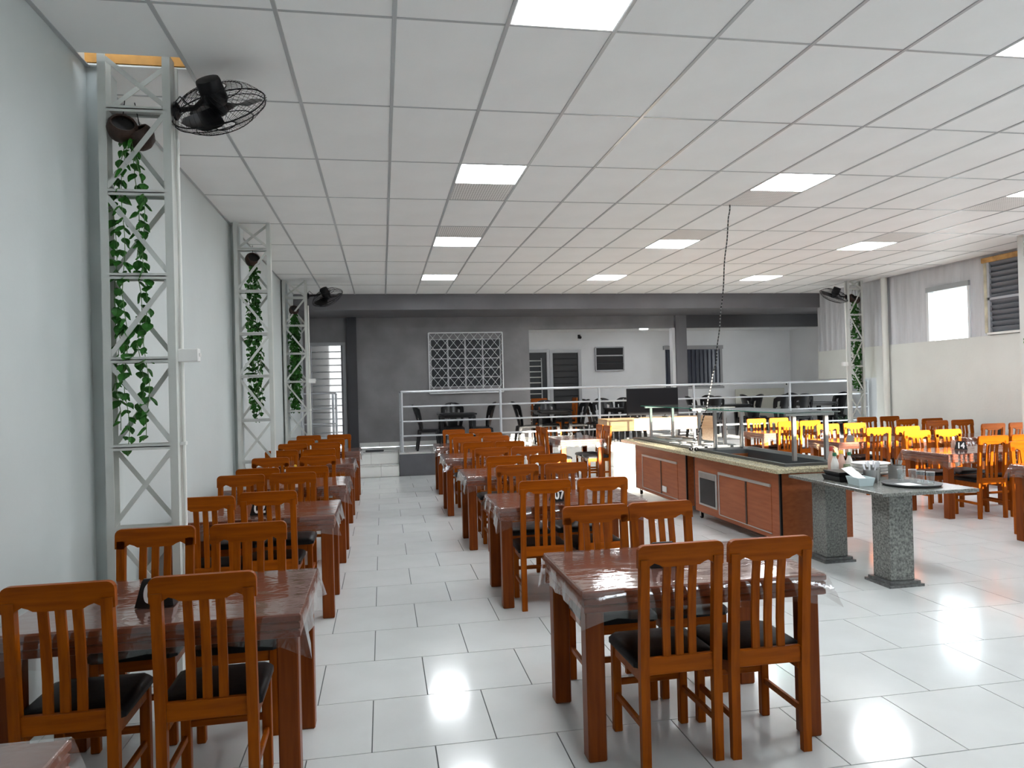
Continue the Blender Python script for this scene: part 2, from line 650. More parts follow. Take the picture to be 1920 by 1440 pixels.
# wall behind the camera, with high openings towards the low sun
SW = [(2.95, 6.0), (6.75, 8.4)]
SG = (6.55, 8.6)                      # unseen tinted band, added to pass weakened sun onto the right-hand chairs
wb = struct('wall_back', MB().box(XL, SG[0], YB - .2, YB, 0, 2.52).box(SG[1], XR + .2, YB - .2, YB, 0, 2.52).box(SG[0], SG[1], YB - .2, YB, 0, 1.78), WALL)
w7 = struct('window_sun_filter', B(SG[0], SG[1], YB - .12, YB - .09, 2.49, 2.52), DOORF, 'unseen smoked glass band added behind the camera to pass weakened sun')
smoked = thin_clear('sun_filter_glass', (.30, .29, .27), .05, .05)
for k_ in range(3):
    x0_ = SG[0] + (SG[1] - SG[0]) / 3 * k_
    obj('sun_filter_pane', MB().add([(x0_, YB - .1, 1.78), (x0_ + (SG[1] - SG[0]) / 3, YB - .1, 1.78), (x0_ + (SG[1] - SG[0]) / 3, YB - .1, 2.49), (x0_, YB - .1, 2.49)], [(0, 1, 2, 3)]), smoked, w7)
wbp = MB().box(XL, XR + .2, YB - .2, YB, 3.42, ZROOF)
xs = [XL] + [v for p in SW for v in p] + [XR + .2]
for i in range(0, len(xs), 2):
    wbp.box(xs[i], xs[i + 1], YB - .2, YB, 2.52, 3.42)
wbp.box(3.75, 4.75, YB - .2, YB, 2.68, 3.02)  # block added in the opening to keep sun off the glass guard
obj('upper_wall', wbp, WALL, wb)

# grey stage wall -----------------------------------------------------
wg = struct('wall_front', B(-.80, 1.10, YF, YF + .15, ZS, 3.5), GREYW, 'dark grey painted wall behind the raised platform')
g2 = MB().box(XL, -1.60, YF, YF + .15, ZS, 3.5).box(-1.60, -.80, YF, YF + .15, 2.87, 3.5)
g2.box(2.78, 3.45, YF, YF + .15, ZS, 3.5).box(1.10, 2.78, YF, YF + .15, ZS, 1.78).box(1.10, 2.78, YF, YF + .15, 2.93, 3.5)
obj('wall_section', g2, GREYW, wg)
obj('lintel', B(3.45, 7.10, YF, YF + .15, 3.12, 3.5), GREYW, wg)
obj('lintel', B(7.40, XS - .08, YF - .05, YF + .15, 3.12, 3.5), mat('dark_lintel', (.055, .054, .06), .5), wg)
obj('pillar', B(7.12, 7.40, YF - .06, YF + .2, ZS, 3.5), GREYB, wg)
obj('pillar_jamb', B(7.045, 7.12, YF, YF + .17, ZS, 3.12), INWALL, wg)
obj('pillar', B(-.76, -.55, YF - .16, YF, ZS, 3.44), GREYD, wg)
for i in range(9):
    x0 = -.54 + i * .445
    obj('skirting_tile', RB(x0 + .003, min(x0 + .442, 3.45), YF - .012, YF, ZS, ZS + .105, .002), TILE2, wg)
# beam
bm_ = struct('trim_beam', B(XL, XR + .06, 15.3, 15.46, 3.425, ZROOF), GREYB, 'deep dark grey beam under the ceiling edge')
struct('trim_soffit', B(XL, XS, 15.46, YF + .15, 3.425, 3.6), GREYB, 'dark grey soffit behind the beam')
# recess behind
wi = struct('wall_recess', B(3.25, XS, 18.4, 18.55, ZS, 3.4), INWALL, 'white wall deep behind the platform')
obj('recess_side', B(3.25, 3.44, YF + .15, 18.4, ZS, 3.4), INWALL, wi)
struct('ceiling_recess', B(3.25, XS, YF + .15, 18.55, 3.16, 3.3), INWALL)

# stage -----------------------------------------------------------------
stage = struct('floor_platform', B(.31, XS, 14.97, 18.55, 0, ZS - .012), WHITEP, 'raised platform floor at the far end')
obj('platform_slab', B(XL, .31, 15.57, YF, 0, ZS - .012), TILE2, stage)
obj('front_fascia', B(.31, 2.95, 14.955, 14.97, 0, ZS - .03), mat('fascia_grey', (.085, .085, .095), .5, var=.1), stage)
fas = MB()
for i in range(14):
    fas.box(2.953 + i * .6, min(2.953 + i * .6 + .596, XS), 14.958, 14.97, 0, ZS - .03)
obj('front_fascia_tiles', fas, TILE2, stage, kind='stuff')
st = MB()
for i in range(27):
    for j in range(8):
        x0, y0 = XL + .45 * i + (.225 if j % 2 else 0), 14.95 + .45 * j
        a, b, c, d = max(x0, XL if y0 > 15.5 else .31), min(x0 + .446, XS), y0, min(y0 + .446, 18.4)
        if b - a > .03 and (y0 < YF - .4 or x0 > 3.3):
            st.box(a, b, c, d, ZS - .012, ZS)
obj('platform_tiles', st, TILE2, stage, kind='stuff')
steps = struct('floor_steps', B(XL, .30, 14.985, 15.57, 0, .222), GROUT, 'two tiled steps up to the platform')
obj('upper_step', B(XL, .30, 15.285, 15.57, .222, .456), GROUT, steps)
for s_, (yy, zz) in enumerate(((14.97, 0), (15.27, .234))):
    for i in range(4):
        x0 = XL + .56 * i - (.2 if s_ else 0)
        a, b = max(XL, x0), min(x0 + .556, .30)
        if i == 3:
            b = .30
        if b - a > .03:
            obj('riser_tile', RB(a, b, yy, yy + .015, zz + .002, zz + .214, .002), TILE2, steps)
            obj('tread_tile', RB(a, b, yy - .008, yy + .3, zz + .219, zz + .234, .002), TILE2, steps)
tag(obj('door_mat', RB(-.38, .0, 15.62, 15.95, ZS, ZS + .012, .003), mat('mat_rubber', (.03, .03, .032), .9)), 'small dark rubber mat at the top of the steps', 'mat')

# ceiling -----------------------------------------------------------------
ceil = struct('ceiling', MB().box(XL - .2, XS + .2, YB - .2, 4.30, ZROOF, ZROOF + .1).box(XL - .2, XS + .2, 4.75, 19, ZROOF, ZROOF + .1).box(-1.15, XS + .2, 4.30, 4.75, ZROOF, ZROOF + .1), mat('roof_dark', (.10, .08, .06), .9))  # roof gap added over the cut bay so skylight brightens its timber
CX0, CY0 = -1.762, 3.994
LC = [4, 9, 14]
LROW = {-1: 1, 2: 0, 4: 1, 7: 0}       # row j -> which half of the bay carries the light (0 near, 1 far)
tw, td = .625, 1.25
tfull = RB(-tw / 2 + .004, tw / 2 - .004, -td / 2 + .004, td / 2 - .004, 0, .014, .003).mesh('ceiling_tile')
thalf = RB(-tw / 2 + .004, tw / 2 - .004, -td / 4 + .004, td / 4 - .004, 0, .014, .003).mesh('ceiling_half_tile')
tvent = RB(-tw / 2 + .004, tw / 2 - .004, -td / 4 + .004, td / 4 - .004, 0, .014, .003).mesh('vent_panel')
crest = MB()
lights = []
for j in range(-6, 10):
    for i in range(0, 19):
        x0, y0 = CX0 + tw * i, CY0 + td * j
        a, b, c, d = max(x0, XL), min(x0 + tw, XR), max(y0, YB), min(y0 + td, 15.3)
        if d - c < .03:
            continue
        if i in LC and j in LROW:
            h = LROW[j]
            yl = y0 + (td * .75 if h else td * .25)
            yo = y0 + (td * .25 if h else td * .75)
            lights.append((x0 + tw / 2, yl, i, j))
            if j in (2, 4):
                obj('vent_panel', tvent, VENT, ceil, (x0 + tw / 2, yo, ZC))
            else:
                obj('ceiling_tile', thalf, CEIL, ceil, (x0 + tw / 2, yo, ZC))
            continue
        if i == 0 and j == 0:        # bay cut open around the first lattice column
            obj('ceiling_tile', RB(a, b - .004, y0 + .004, 4.63, ZC, ZC + .014, .003), CEIL, ceil)
            obj('ceiling_tile', RB(a, b - .004, 4.80, y0 + td - .004, ZC, ZC + .014, .003), CEIL, ceil)
            continue
        p = proj((a + b) / 2, (c + d) / 2, ZC)
        vis = p and -150 < p[0] < 2070 and p[1] > -150
        whole = b - a > tw - .03 and d - c > td - .001
        if not vis:
            crest.box(a + .003, b - .003, c + .003, d - .003, ZC, ZC + .014)
        elif whole and b - a > tw - .001:
            obj('ceiling_tile', tfull, CEIL, ceil, ((a + b) / 2, (c + d) / 2, ZC))
        else:
            obj('ceiling_tile', RB(a + .003, b - .003, c + .003, d - .003, ZC, ZC + .014, .003), CEIL, ceil)
crest.box(XR, XS, YR, 15.3, ZC, ZC + .014)
obj('ceiling_tile_remainder', crest, CEIL, ceil, kind='stuff')
mainbar = RB(-.0125, .0125, 0, 15.3 - YB, -.006, .003, .002).mesh('main_bar')
for i in range(1, 19):
    obj('main_bar', mainbar, TBAR, ceil, (CX0 + tw * i, YB, ZC))
crossbar = RB(0, XR - XL, -.009, .009, -.0035, .003, .0015).mesh('cross_bar')
for j in range(-5, 10):
    obj('cross_bar', crossbar, TBAR, ceil, (XL, CY0 + td * j, ZC))
obj('wall_angle', RB(XL, XL + .025, YB, 15.3, ZC - .005, ZC + .003, .001), TBAR, ceil)
obj('wall_angle', RB(XR - .025, XR, YB, 15.3, ZC - .005, ZC + .003, .001), TBAR, ceil)
# timber seen through the cut bay
obj('roof_timber', B(XL, -1.1, 4.80, 4.86, ZC + .02, ZC + .30), ROOFW, ceil)
for x in (-1.45, -1.3, -1.17):
    obj('roof_batten', B(x, x + .035, 4.55, 4.80, ZC + .20, ZC + .28), mat('roof_batten', (.10, .04, .02), .8), ceil)

lp = Proto()
lp.part('frame', MB().box(-.305, .305, -.305, -.295, -.004, .03).box(-.305, .305, .295, .305, -.004, .03).box(-.305, -.295, -.295, .295, -.004, .03).box(.295, .305, -.295, .295, -.004, .03), WHITEP)
lp.part('diffuser', B(-.295, .295, -.295, .295, .0, .006), PANEL)
lp.part('housing', B(-.3, .3, -.3, .3, .007, .03), WHITEP)
cn = {4: 'left', 9: 'middle', 14: 'right'}
rown = {}
for k, j in enumerate(sorted({l[3] for l in lights})):
    rown[j] = k
rw = {-6: 'last, far behind the camera', -3: 'above and behind the camera', -1: 'nearest, at the top edge', 2: 'second', 4: 'third', 7: 'farthest, close to the beam'}
for (x, y, i, j) in lights:
    lp.put('ceiling_light', 'square white LED panel, %s column, row %s' % (cn[i], rw[j]), 'light', (x, y, ZC), 0, 'square LED ceiling panels')

# ------------------------------------------------------------------ doors and windows of the platform wall
d1 = struct('door_1', MB().box(-1.60, -1.56, YF - .02, YF + .06, ZS, 2.87).box(-.87, -.80, YF - .02, YF + .06, ZS, 2.87).box(-1.56, -.87, YF - .02, YF + .06, 2.80, 2.87), DOORF, 'grey steel door with ribbed glass strips beside the left wall')
for i in range(15):
    z0 = ZS + .06 + i * .152
    obj('glass_strip', RB(-1.555, -.875, YF + .02, YF + .028, z0 + .004, min(z0 + .150, 2.80), .001), FROST, d1)
    obj('door_bar', RB(-1.56, -.87, YF + .0, YF + .04, z0 - .008, z0 + .010, .002), DOORF, d1)
obj('door_stile', B(-.905, -.87, YF - .01, YF + .05, ZS, 2.80), mat('door_dark_stile', (.11, .11, .12), .4), d1)
obj('door_handle', MB().tube([(-.83, YF - .02, 1.62), (-.83, YF - .06, 1.62), (-.83, YF - .06, 1.50), (-.83, YF - .02, 1.50)], .008), ALU, d1)
tag(obj('dark_backing', RB(-1.70, -1.22, 17.35, 17.7, .3, 2.9, .02), DOORD), 'tall dark object seen blurred through the ribbed glass door', 'cabinet')  # dark panel added outdoors to darken the left part of the glass

# barred grey wall window
w3 = struct('window_3', MB().box(1.10, 2.78, YF + .07, YF + .08, 1.78, 2.93), DGLASS, 'dark glass window behind a white diamond grille')
for x in (1.12, 1.52, 1.93, 2.34, 2.76):
    obj('mullion', B(x - .018, x + .018, YF + .03, YF + .07, 1.78, 2.93), DOORF, w3)
for z in (1.80, 2.02, 2.24, 2.46, 2.68, 2.91):
    obj('transom', B(1.10, 2.78, YF + .035, YF + .065, z - .012, z + .012), DOORF, w3)
gx0, gx1, gz0, gz1 = 1.075, 2.80, 1.66, 3.055
gt = thing('window_grille', 'white diamond-pattern security grille over the dark window', 'grille', (gx0, YF - .06, gz0))
fr = MB()
W_, H_ = gx1 - gx0, gz1 - gz0
for a, b in (((0, 0, 0), (W_, 0, 0)), ((W_, 0, 0), (W_, 0, H_)), ((W_, 0, H_), (0, 0, H_)), ((0, 0, H_), (0, 0, 0))):
    fr.bar(a, b, .025, .025)
obj('grille_frame', fr, GRILLE, gt)
pw, ph = W_ / 9, H_ / 6
n = 0
for k in range(-9, 19):
    for sgn in (1, -1):
        # line x = k*pw + sgn*(z/ph)*pw, clipped to the frame
        pts = []
        for zi in (0, H_):
            pts.append((k * pw + sgn * zi / ph * pw, zi))
        (x0, z0), (x1, z1) = pts
        if x0 > x1:
            x0, z0, x1, z1 = x1, z1, x0, z0
        if x1 <= .01 or x0 >= W_ - .01:
            continue
        def zat(x):
            return z0 + (z1 - z0) * (x - x0) / (x1 - x0)
        a, b = max(0, x0), min(W_, x1)
        if b - a < .02:
            continue
        obj('diagonal_bar', MB().bar((a, 0, zat(a)), (b, 0, zat(b)), .008, .008), GRILLE, gt)
for x in (0, W_):
    for z in (.1, H_ - .1):
        obj('wall_lug', B(x - .012, x + .012, 0, .06, z - .012, z + .012), GRILLE, gt)

# recess doors/windows on the white wall (Y = 18.4)
Y2 = 18.4
d2 = struct('door_2', MB().box(4.28, 4.36, Y2 - .06, Y2, ZS, 2.70).box(5.04, 5.12, Y2 - .06, Y2, ZS, 2.70).box(4.36, 5.04, Y2 - .06, Y2, 2.62, 2.70), DOORF, 'dark slatted door in a grey metal frame')
obj('door_leaf', B(4.36, 5.04, Y2 - .02, Y2 - .005, ZS, 2.62), DOORD, d2)
for i in range(13):
    obj('door_slat', RB(4.37, 5.03, Y2 - .035, Y2 - .02, ZS + .05 + i * .163, ZS + .2 + i * .163, .008), DOORD, d2)
w4 = struct('window_4', MB().box(3.45, 3.50, Y2 - .06, Y2, ZS, 2.72).box(4.20, 4.275, Y2 - .06, Y2, ZS, 2.72).box(3.5, 4.2, Y2 - .06, Y2, 2.64, 2.72), DOORF, 'grey framed louvre door leaf beside the slatted door')
obj('dark_panel', B(3.5, 4.2, Y2 - .015, Y2 - .004, ZS, 2.64), DGLASS, w4)
for i in range(14):
    obj('louvre_slat', RB(3.5, 4.05, Y2 - .05, Y2 - .02, ZS + .1 + i * .142, ZS + .125 + i * .142, .004), mat('slat_pale', (.5, .5, .48), .4), w4)
obj('stile', B(4.05, 4.07, Y2 - .055, Y2 - .015, ZS, 2.5), DOORF, w4)
w5 = struct('window_5', MB().box(5.52, 6.28, Y2 - .02, Y2, 2.14, 2.75), DGLASS, 'small dark tilting window in the white wall')
for z0, z1 in ((2.55, 2.73), (2.36, 2.50), (2.16, 2.33)):
    obj('window_pane', MB().bar((5.54, Y2 - .06, (z0 + z1) / 2), (6.26, Y2 - .06, (z0 + z1) / 2), z1 - z0, .008, up=(0, 1, .18)), DOORD, w5)
fr = MB()
for a, b in (((5.52, Y2 - .04, 2.14), (6.28, Y2 - .04, 2.14)), ((5.52, Y2 - .04, 2.75), (6.28, Y2 - .04, 2.75)), ((5.52, Y2 - .04, 2.14), (5.52, Y2 - .04, 2.75)), ((6.28, Y2 - .04, 2.14), (6.28, Y2 - .04, 2.75)), ((5.52, Y2 - .04, 2.53), (6.28, Y2 - .04, 2.53))):
    fr.bar(a, b, .03, .05)
obj('window_frame', fr, DOORF, w5)
w6 = struct('window_6', B(7.46, 9.03, Y2 - .012, Y2 - .002, 1.66, 2.72), mat('blue_dark_glass', (.02, .025, .045), .2), 'wide dark window with vertical bars behind the grey pillar')
for i in range(14):
    obj('window_bar', B(7.50 + i * .115, 7.525 + i * .115, Y2 - .04, Y2 - .012, 1.66, 2.64), mat('bar_blue_grey', (.05, .055, .075), .5, spec=.2), w6)
obj('window_head', B(7.40, 9.10, Y2 - .05, Y2, 2.66, 2.76), mat('head_grey', (.30, .30, .31), .6), w6)
obj('window_jamb', B(9.0, 9.07, Y2 - .045, Y2, 1.62, 2.66), MATS['head_grey'], w6)
obj('window_sill', B(7.4, 9.1, Y2 - .06, Y2, 1.6, 1.66), MATS['head_grey'], w6)
t = thing('security_camera', 'small black camera fixed to the white recess wall', 'camera', (5.09, Y2, 3.04))
obj('mount', B(-.03, .03, -.04, 0, -.05, .05), BLACKM, t)
obj('body', MB().tube([(0, -.03, 0), (0, -.13, -.03)], .04, 10), BLACKM, t)
t = thing('downlight', 'glowing round lamp under the recess ceiling beside the pillar', 'light', (6.45, 17.25, 3.16))
obj('rim', MB().lathe([(.12, -.02), (.12, 0)], 20), WHITEP, t)
obj('diffuser', MB().lathe([(.105, -.045), (.11, -.021)], 20), DLIGHT, t)
tag(obj('leaning_board', RB(9.35, 10.78, 18.2, 18.235, ZS, 1.56, .006), mat('pale_board', (.55, .54, .47), .6)), 'pale board leaning against the white wall behind plastic chairs', 'board')
t = thing('wall_socket', 'small white socket on the recess wall above the leaning board', 'socket', (10.95, 18.39, 1.66))
obj('plate', RB(-.05, .05, -.015, 0, -.06, .06, .004), WHITEP, t)
obj('slot', RB(-.02, .02, -.018, -.01, -.02, .02, .002), BLACKP, t)

# ------------------------------------------------------------------ platform railing
t = thing('platform_railing', 'long silver pipe railing along the platform edge', 'railing', (.38, 15.05, ZS))
PX = [0, 2.05, 4.2, 6.36, 8.66, 10.62]
for x in PX:
    obj('post', MB().tube([(x, 0, 0), (x, 0, 1.24)], .026, 10), RAILM, t, smooth=True)
    obj('foot_plate', RB(x - .05, x + .05, -.05, .05, 0, .012, .003), RAILM, t)
for z, r in ((1.24, .026), (.935, .018), (.63, .018), (.335, .018)):
    obj('rail', MB().tube([(0, 0, z), (10.62, 0, z)], r, 8), RAILM, t, smooth=True)
obj('end_post', MB().tube([(-.02, .35, 0), (-.02, .35, 1.24)], .026, 10), RAILM, t)
for z in (1.24, .935, .63, .335):
    obj('end_rail', MB().tube([(-.02, .35, z), (0, 0, z)], .02, 8), RAILM, t)
t = thing('step_handrail', 'short grey pipe handrail beside the tiled steps', 'railing', (-1.70, 15.3, .47))
for x in (.08, .70, .76):
    obj('post', MB().tube([(x, 0, 0), (x, 0, 1.25)], .022, 10), RAILM, t)
for z in (1.25, .94, .63, .34):
    obj('rail', MB().tube([(.08, 0, z), (.76, 0, z)], .016, 8), RAILM, t)

# ------------------------------------------------------------------ lattice columns
def lattice(xa, xb, y, zs, label, zbase=0):
    t = thing('lattice_column', label, 'column', (xa, y, zbase), 0, 'white lattice columns')
    w, dp, zt = xb - xa, .10, 3.77 - zbase
    for s_ in (0, 1):
        u = MB()
        x0 = 0 if s_ == 0 else w - .045
        xo = (0, .006) if s_ == 0 else (w - .006, w)
        u.box(x0, x0 + .045, 0, .006, 0, zt).box(x0, x0 + .045, dp - .006, dp, 0, zt).box(xo[0], xo[1], .006, dp - .006, 0, zt)
        obj('upright', u, TRUSS, t)
    zz = [0] + [z - zbase for z in sorted(zs)] + [zt]
    for z in zz[1:-1]:
        obj('crossbar', MB().box(.045, w - .045, .0, dp, z - .003, z + .003).box(.045, w - .045, 0, .005, z - .018, z + .018).box(.045, w - .045, dp - .005, dp, z - .018, z + .018), TRUSS, t)
    for k in range(len(zz) - 1):
        za, zb = zz[k] + .03, zz[k + 1] - .03
        if zb - za < .1:
            continue
        f = (k + len(zz)) % 2
        obj('diagonal', MB().bar((.04, .008 if f else dp - .008, za), (w - .04, .008 if f else dp - .008, zb), .028, .008), TRUSS, t)
        obj('diagonal', MB().bar((.04, dp - .008 if f else .008, zb), (w - .04, dp - .008 if f else .008, za), .028, .008), TRUSS, t)
    obj('base_plate', RB(-.04, w + .04, -.03, dp + .03, 0, .012, .003), TRUSS, t)
    return t


ZL = (.43, .93, 1.42, 1.94, 2.44, 2.94, 3.44)
l1 = lattice(-1.62, -1.215, 4.65, ZL, 'white steel lattice column nearest the camera on the left wall')
l2 = lattice(-1.68, -1.265, 8.95, ZL, 'white steel lattice column, second along the left wall')
l3 = lattice(-1.71, -1.29, 13.39, ZL, 'white steel lattice column, farthest along the left wall, by the steps')
ZR_ = (.43, .95, 1.474, 2.0, 2.53, 3.055, 3.58)
l4 = lattice(9.39, 9.74, 13.39, ZR_, 'white steel lattice column at far right beside the platform')
l5 = lattice(9.14, 9.5, 9.0, ZR_, 'white steel lattice column at the right edge of the picture')
# conduits and boxes on columns are their own things
def conduit(x, y, z0, z1, zb, label, side=1):
    t = thing('electrical_conduit', label, 'conduit', (x, y, z0), 0, 'conduits on the columns')
    obj('pipe', MB().tube([(0, 0, 0), (0, 0, z1 - z0)], .011, 8), PVC, t, smooth=True)
    obj('switch_box', RB(-.02 if side > 0 else -.1, .1 if side > 0 else .02, -.03, .03, zb - z0 - .04, zb - z0 + .04, .005), WHITEP, t)
    obj('switch_key', B(.1 if side > 0 else -.108, .108 if side > 0 else -.1, -.01, .01, zb - z0 - .008, zb - z0 + .012), WHITEP, t)
    for z in (.4, .8, 1.4):
        obj('clip', B(-.016, .016, -.02, .02, z, z + .02), WHITEP, t)


conduit(-1.198, 4.72, .02, 3.72, 1.965, 'thin white conduit with switch box on nearest lattice column')
conduit(9.352, 13.42, .02, 3.72, 2.05, 'thin white conduit with boxes on the far right lattice column', -1)
conduit(-1.272, 13.45, .02, 3.3, 1.95, 'thin white conduit with switch box on the farthest left column')
tag(obj('wall_pipe', MB().tube([(9.93, 13.0, 0), (9.93, 13.0, 3.75)], .06, 16), PVC, smooth=True), 'thick white drain pipe in the right wall corner', 'pipe')
t = thing('wall_cable', 'thin white cable and socket low behind the first column', 'cable', (XL, 4.95, 0))
obj('socket_box', RB(0, .035, -.05, .05, 1.22, 1.34, .004), WHITEP, t)
obj('cord', MB().tube([(.02, 0, 1.22), (.03, .03, 1.1), (.04, .02, .95), (.03, .06, .8), (.02, .05, .4), (.02, .04, 0)], .006, 6), WHITEP, t)

# ------------------------------------------------------------------ hanging pots with ivy
def leaf_mesh():
    half = [(0, 0), (.010, .004), (.022, .012), (.024, .024), (.016, .038), (.006, .048), (0, .056)]
    vs, F = [], []
    mid = [(0, -y, -.002 * math.sin(y / .056 * 3)) for (_, y) in half]
    for (x, y) in half:
        vs.append((0, -y, -.004 if 0 < y < .05 else 0))
    for (x, y) in half:
        vs.append((x, -y, .004 - .10 * y * y))
    for (x, y) in half:
        vs.append((-x, -y, .004 - .10 * y * y))
    n = len(half)
    for i in range(n - 1):
        F.append((i, i + 1, n + i + 1, n + i))
        F.append((i, 2 * n + i, 2 * n + i + 1, i + 1))
    return MB().add(vs, F).mesh('leaf')


LEAFM = leaf_mesh()
LEAFM.materials.append(LEAF)


def pot(parent, loc, tilt, r, name='pot'):
    prof = [(r * .35, -r * .9), (r * .8, -r * .62), (r, -r * .1), (r * .93, r * .35), (r * .80, r * .55), (r * .70, r * .50), (r * .80, r * .3), (r * .82, 0)]
    o = obj(name, MB().lathe(prof, 18, cap1=True), POT, parent, loc, tilt, smooth=True)
    obj('pot_opening', MB().lathe([(r * .70, r * .30), (r * .2, r * .28)], 18), SOIL, o)
    return o


def ivy(x, y, ztop, zbot, label, rnd, strands, single, spread=.10, lsize=1.0, pots=((-.03, -.02), (.05, .03))):
    t = thing('hanging_ivy', label, 'hanging plant', (x, y, ztop), 0, 'ivy hanging inside lattice columns')
    for k, (px_, py_) in enumerate(pots):
        pot(t, (px_, py_, .0 - .03 * k), (1.0 - .5 * k, .35 - .9 * k, .2), .088)
        obj('hanger', MB().tube([(px_, py_, .04), (px_ * .6, py_ * .5, .17)], .003, 5), BLACKM, t)
    all_ = MB()
    L = ztop - zbot
    for s_ in range(strands):
        sx = (s_ / max(1, strands - 1) - .5) * 2 * spread + rnd.uniform(-.012, .012)
        sy = rnd.uniform(-.03, .03)
        ln = L * rnd.uniform(.86, 1.0)
        pts = []
        m_ = 16
        for q in range(m_ + 1):
            f = q / m_
            pts.append((sx * min(1, f * 5 + .25) + .012 * math.sin(q * 1.3 + s_), sy + .012 * math.cos(q * 1.7 + s_), -.05 - f * ln))
        obj('stem', MB().tube(pts, .0022, 4), STEM, t)
        q = .02
        while q < ln:
            f = q / ln * m_
            i0 = min(m_ - 1, int(f))
            p = Vector(pts[i0]).lerp(Vector(pts[i0 + 1]), f - i0)
            for e in (0, 1):
                if rnd.random() < .12:
                    continue
                a = rnd.uniform(0, 6.28)
                sc = lsize * rnd.uniform(.75, 1.2)
                M = Matrix.Translation(p + Vector((.012 * math.cos(a), .012 * math.sin(a), 0))) @ Matrix.Rotation(a, 4, 'Z') @ Matrix.Rotation(rnd.uniform(.5, 1.4), 4, 'X') @ Matrix.Rotation(rnd.uniform(-.5, .5), 4, 'Y') @ Matrix.Scale(sc, 4)
                if single:
                    o = obj('leaf', LEAFM, None, t)
                    o.matrix_local = M
                else:
                    vs = [M @ v.co for v in LEAFM.vertices]
                    all_.add(vs, [tuple(pg.vertices) for pg in LEAFM.polygons])
            q += rnd.uniform(.042, .075)
    if not single:
        obj('foliage', all_, LEAF, t, kind='stuff')
    return t


rv = random.Random(3)
ivy(-1.465, 4.70, 3.33, 1.40, 'green ivy trailing from brown pots in the nearest left column', rv, 4, True, .085, 1.18)
ivy(-1.475, 9.0, 3.32, 1.47, 'green ivy trailing from a pot in the second left column', rv, 8, False, .065, 1.1, ((0, 0),))
ivy(-1.52, 13.44, 3.22, 1.45, 'green ivy trailing from a dark pot in the farthest left column', rv, 13, False, .065, 1.25, ((0, 0),))
ivy(9.58, 13.44, 3.40, 1.50, 'green ivy filling the far right lattice column', rv, 8, False, .11, 1.15, ((-.06, 0), (.05, .03)))
ivy(9.26, 9.03, 2.60, 1.45, 'green ivy in the lattice column cut by the right edge', rv, 4, False, .10, 1.1, ((0, 0),))

# ------------------------------------------------------------------ wall fans
def fan(base, center, axis, label, wallx):
    """base: mounting point, center: hub of blades, axis: blowing direction"""
    base, center, axis = Vector(base), Vector(center), Vector(axis).normalized()
    t = thing('wall_fan', label, 'fan', base, 0, 'black fans on the columns')
    Rm = axis.to_track_quat('Z', 'Y').to_matrix().to_4x4()
    c = center - base
    Mc = Matrix.Translation(c) @ Rm
    s_ = 1 if wallx > 0 else -1
    obj('wall_plate', MB().lathe([(.055, 0), (.055, .012), (.03, .03)], 16).xf(Matrix.Rotation(math.pi / 2 * s_, 4, 'Y')), BLACKM, t)
    mot = Mc @ Vector((0, 0, -.12))
    obj('arm', MB().tube([(0, 0, 0), (mot.x * .55, mot.y * .5, mot.z * .1), (mot.x * .85, mot.y * .9, mot.z * .6), mot], .016, 8), BLACKM, t, smooth=True)
    obj('pull_cord_bracket', MB().tube([(.0, 0, .05), (.03 * s_, 0, .09), (.09 * s_, 0, .03)], .004, 5), BLACKM, t)
    obj('motor_housing', MB().lathe([(.03, -.19), (.068, -.185), (.074, -.17), (.078, -.06), (.06, -.03), (.03, -.02)], 18).xf(Mc), BLACKM, t, smooth=True)
    obj('hub', MB().lathe([(.045, -.025), (.045, .02), (.03, .035), (.01, .04)], 14).xf(Mc), BLACKM, t, smooth=True)
    for k in range(3):
        bl = MB()
        vs, F = [], []
        nr, nc = 6, 4
        for i in range(nr + 1):
            r = .04 + .225 * i / nr
            ww = .42 + .85 * math.sin(math.pi * min(1, i / nr * .62 + .12)) ** 1.0
            if i == nr:
                ww *= .62
            for j in range(nc + 1):
                u = j / nc - .5
                an = ww * u + .25 * i / nr
                vs.append((r * math.cos(an), r * math.sin(an), -.05 * u * (1.3 - .4 * i / nr)))
        for i in range(nr):
            for j in range(nc):
                a = i * (nc + 1) + j
                F.append((a, a + 1, a + nc + 2, a + nc + 1))
        o = len(vs)
        vs += [(x, y, z - .004) for x, y, z in vs]
        F += [tuple(q + o for q in f[::-1]) for f in F]
        bl.add(vs, F).xf(Mc @ Matrix.Rotation(k * 2.094 + .5, 4, 'Z'))
        obj('blade', bl, BLACKP, t, smooth=True)
    R_ = .285
    for (r, z, w) in ((R_, -.01, .0045), (R_ * .98, .02, .003), (R_ * .62, .085, .003), (.06, .105, .004), (R_ * .62, -.10, .003), (.09, -.125, .003)):
        obj('guard_ring', MB().tube([Mc @ Vector((r * math.cos(a * math.pi / 20), r * math.sin(a * math.pi / 20), z)) for a in range(40)], w, 5, True), BLACKM, t)
    wires = MB()
    for k in range(44):
        a0 = k * 2 * math.pi / 44
        for (zz, tw_) in (((.105, .06), .55), ((-.125, .09), -.55)):
            zc_, r0 = zz
            pts = []
            for q in range(7):
                f = q / 6
                r = r0 + (R_ * 1.03 - r0) * f
                an = a0 + tw_ * f
                pts.append(Mc @ Vector((r * math.cos(an), r * math.sin(an), zc_ * (1 - f ** 2.4))))
            wires.tube(pts, .0013, 3)
    obj('guard_wires', wires, BLACKM, t, kind='stuff')
    return t


